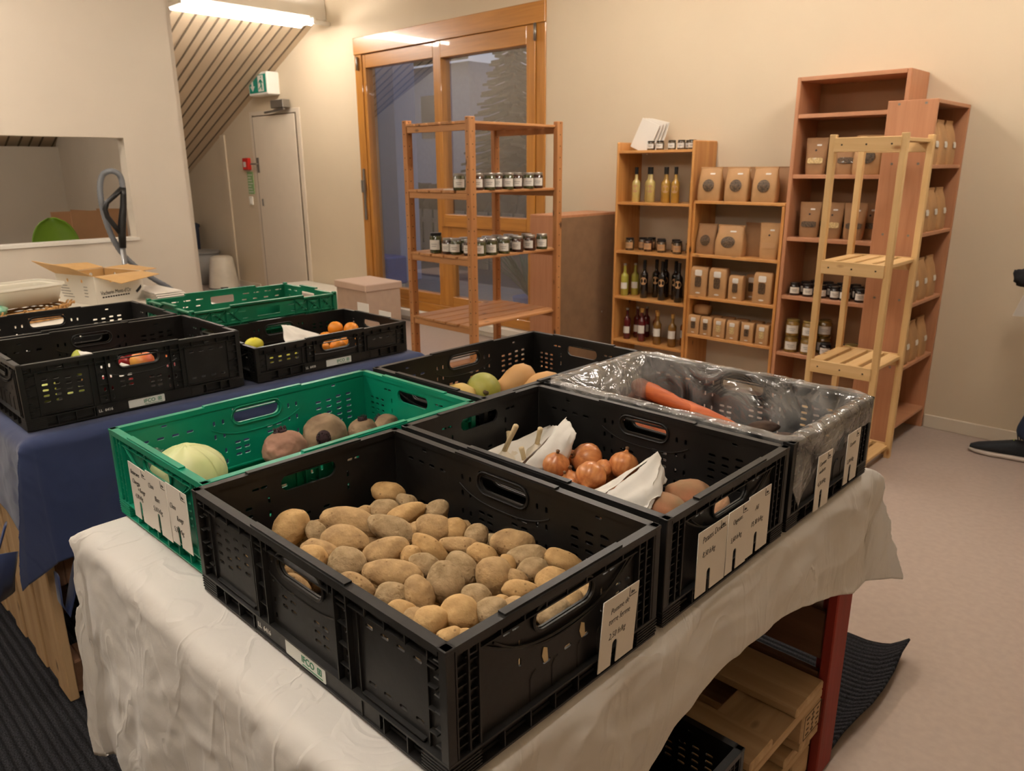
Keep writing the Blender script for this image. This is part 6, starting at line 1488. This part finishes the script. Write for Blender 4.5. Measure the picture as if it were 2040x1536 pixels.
skinned('body', M['skin'], [J[k] for k in K], [(K.index(a), K.index(b)) for a, b in ed], [rad[k] for k in K], pe)
for sd, a, kk, an in ((1, 'hl', 'kl', 'al'), (-1, 'hr', 'kr', 'ar')): pass
kj = ['pel', 'hl', 'kl', 'al', 'hr', 'kr', 'ar']
skinned('jeans', M['jeans'], [J[k] for k in kj], [(0, 1), (1, 2), (2, 3), (0, 4), (4, 5), (5, 6)], [.15, .10, .075, .062, .10, .075, .062], pe)
kj = ['pel', 'w', 'ch', 'nk', 'sl', 'el', 'wl', 'sr', 'er', 'wr']; vv = [J[k] for k in kj]; vv[0] = (0, 0, 1.0); vv[3] = (-.035, 0, 1.45)
skinned('jacket', M['jacket'], vv, [(0, 1), (1, 2), (2, 3), (2, 4), (4, 5), (5, 6), (2, 7), (7, 8), (8, 9)], [.16, .145, (.15, .17), .07, .08, .058, .043, .08, .058, .043], pe)
g = G(); g.blob((-.05, 0, 1.715), (.105, .092, .085), 3, .05, 3, 2); g.build('hair', M['hair'], pe, True)
g = G(); g.blob((-.178, 0, 1.61), (.018, .013, .02), 2, 0, 1, 1); g.build('nose', M['skin'], pe, True)
for s in (-1, 1):
    g = G(); g.blob((-.155, s*.032, 1.645), (.012, .012, .009), 2, 0, 1, 1); g.build('eye', M['label_white'], pe, True)
    g = G(); g.blob((-.055, s*.093, 1.625), (.02, .012, .032), 2, 0, 1, 1); g.build('ear', M['skin'], pe, True)
g = G(); g.blob((-.160, 0, 1.572), (.008, .026, .006), 2, 0, 1, 1); g.build('mouth', M['alarm_red'], pe, True)
def hand(wr, sd, dirn):
    w = Vector(wr); d = Vector(dirn).normalized(); s = d.cross(Vector((0, 0, 1))).normalized(); u = s.cross(d)
    g = G(); g.tube([w, w+d*.045, w+d*.09], [.027, .036, .034], 12, flat=.45)
    for k, L in enumerate((.07, .078, .072, .058)):
        b0 = w+d*.085+s*(.027-.018*k); g.tube([b0, b0+d*L*.45-u*.006, b0+d*L*.75-u*.022, b0+d*L*.85-u*.040], [.0095, .009, .008, .0065], 8)
    b0 = w+d*.03+s*.035*sd; g.tube([b0, b0+d*.03+s*.022*sd-u*.008, b0+d*.055+s*.02*sd-u*.022], [.012, .0105, .008], 8)
    g.build('hand', M['skin'], pe, True)
hand(J['wl'], 1, (-1, -.1, -.15)); hand(J['wr'], -1, (-1, .0, -.2))
def shoe(ank, yaw, pitch, label):
    t_ = bpy.data.objects.new('shoe', None); COL.objects.link(t_); t_.parent = pe; KIDS.setdefault(pe.name, []).append(t_); t_.location = ank; t_.rotation_euler = (0, pitch, yaw)
    # toe towards -x, heel at +.075
    g = G(); secs = []
    for x, hw, z0, z1 in ((.085, .030, .0, .03), (.075, .036, .0, .032), (.03, .040, .0, .028), (-.05, .043, .0, .026), (-.12, .050, .0, .026), (-.18, .044, .004, .027), (-.215, .022, .010, .027)): secs.append((x, hw, (z1-z0)/2, 3, (z0+z1)/2))
    def ring_loft(g, S):
        rings = []
        for x, hw, hh, e, zc in S:
            rings.append([g.bm.verts.new((x, hw*math.copysign(abs(cos(a))**(2/e), cos(a)), zc+hh*math.copysign(abs(sin(a))**(2/e), sin(a)))) for a in [2*pi*i/24 for i in range(24)]])
        for p, q in zip(rings, rings[1:]):
            for i in range(24): g.bm.faces.new((p[i], p[(i+1) % 24], q[(i+1) % 24], q[i]))
        g.bm.faces.new(rings[0]); g.bm.faces.new(list(reversed(rings[-1])))
    ring_loft(g, secs); g.build('sole', M['shoe_sole'], t_, True)
    g = G(); ring_loft(g, [(.080, .026, .030, 2.6, .055), (.07, .033, .040, 2.6, .062), (.03, .037, .042, 2.6, .062), (-.02, .038, .042, 2.4, .060), (-.07, .042, .034, 2.4, .052), (-.13, .045, .024, 2.4, .043), (-.18, .040, .016, 2.4, .036), (-.21, .020, .009, 2.4, .029)]); g.build('upper', M['shoe_fabric'], t_, True)
    for k in range(5):
        x = -.02-.022*k; g = G(); z = .103-.0105*k-.002; g.tube([(x, -.024, z-.010), (x-.004, 0, z+.001), (x, .024, z-.010)], .0028, 6); g.build('lace', M['lace_lime'], t_, True)
    g = G(); g.tube([(-.005, 0, .098), (-.014, .004, .132), (-.004, .008, .138), (.002, .004, .105)], .003, 6); g.build('pull_tab', M['jacket'], t_, True)
shoe((-.415, .10, .0), radians(4), 0, '')
shoe((.345, -.10, .02), radians(-3), radians(22), '')
hp_ = thing('folded_paper', 'sheet of white paper held in the lower hand of the person at the right edge', 'paper', (.418, 3.86, .80))
g = G(); F = frame((0, 0, 0), (.7, .71, 0), (.05, 0, 1)); g.mesh(plate([(-.075, -.045), (.12, -.06), (.10, .05), (-.045, .055)], [], .0012), F); g.build('sheet', M['label_white'], hp_)
pg = G(); pg.blob((0, 0, 0), (.06, .05, .05), 3, .35, 2.5, 3); pg.tube([(.03, 0, .02), (.06, .0, .09), (.08, 0, .12)], [.03, .02, .01], 8); pg = pg.build('glove', M['jacket'], None, True); pg.location = (.375, 3.955, .925); tag(pg, 'crumpled black glove held by the person at the right edge', 'glove')
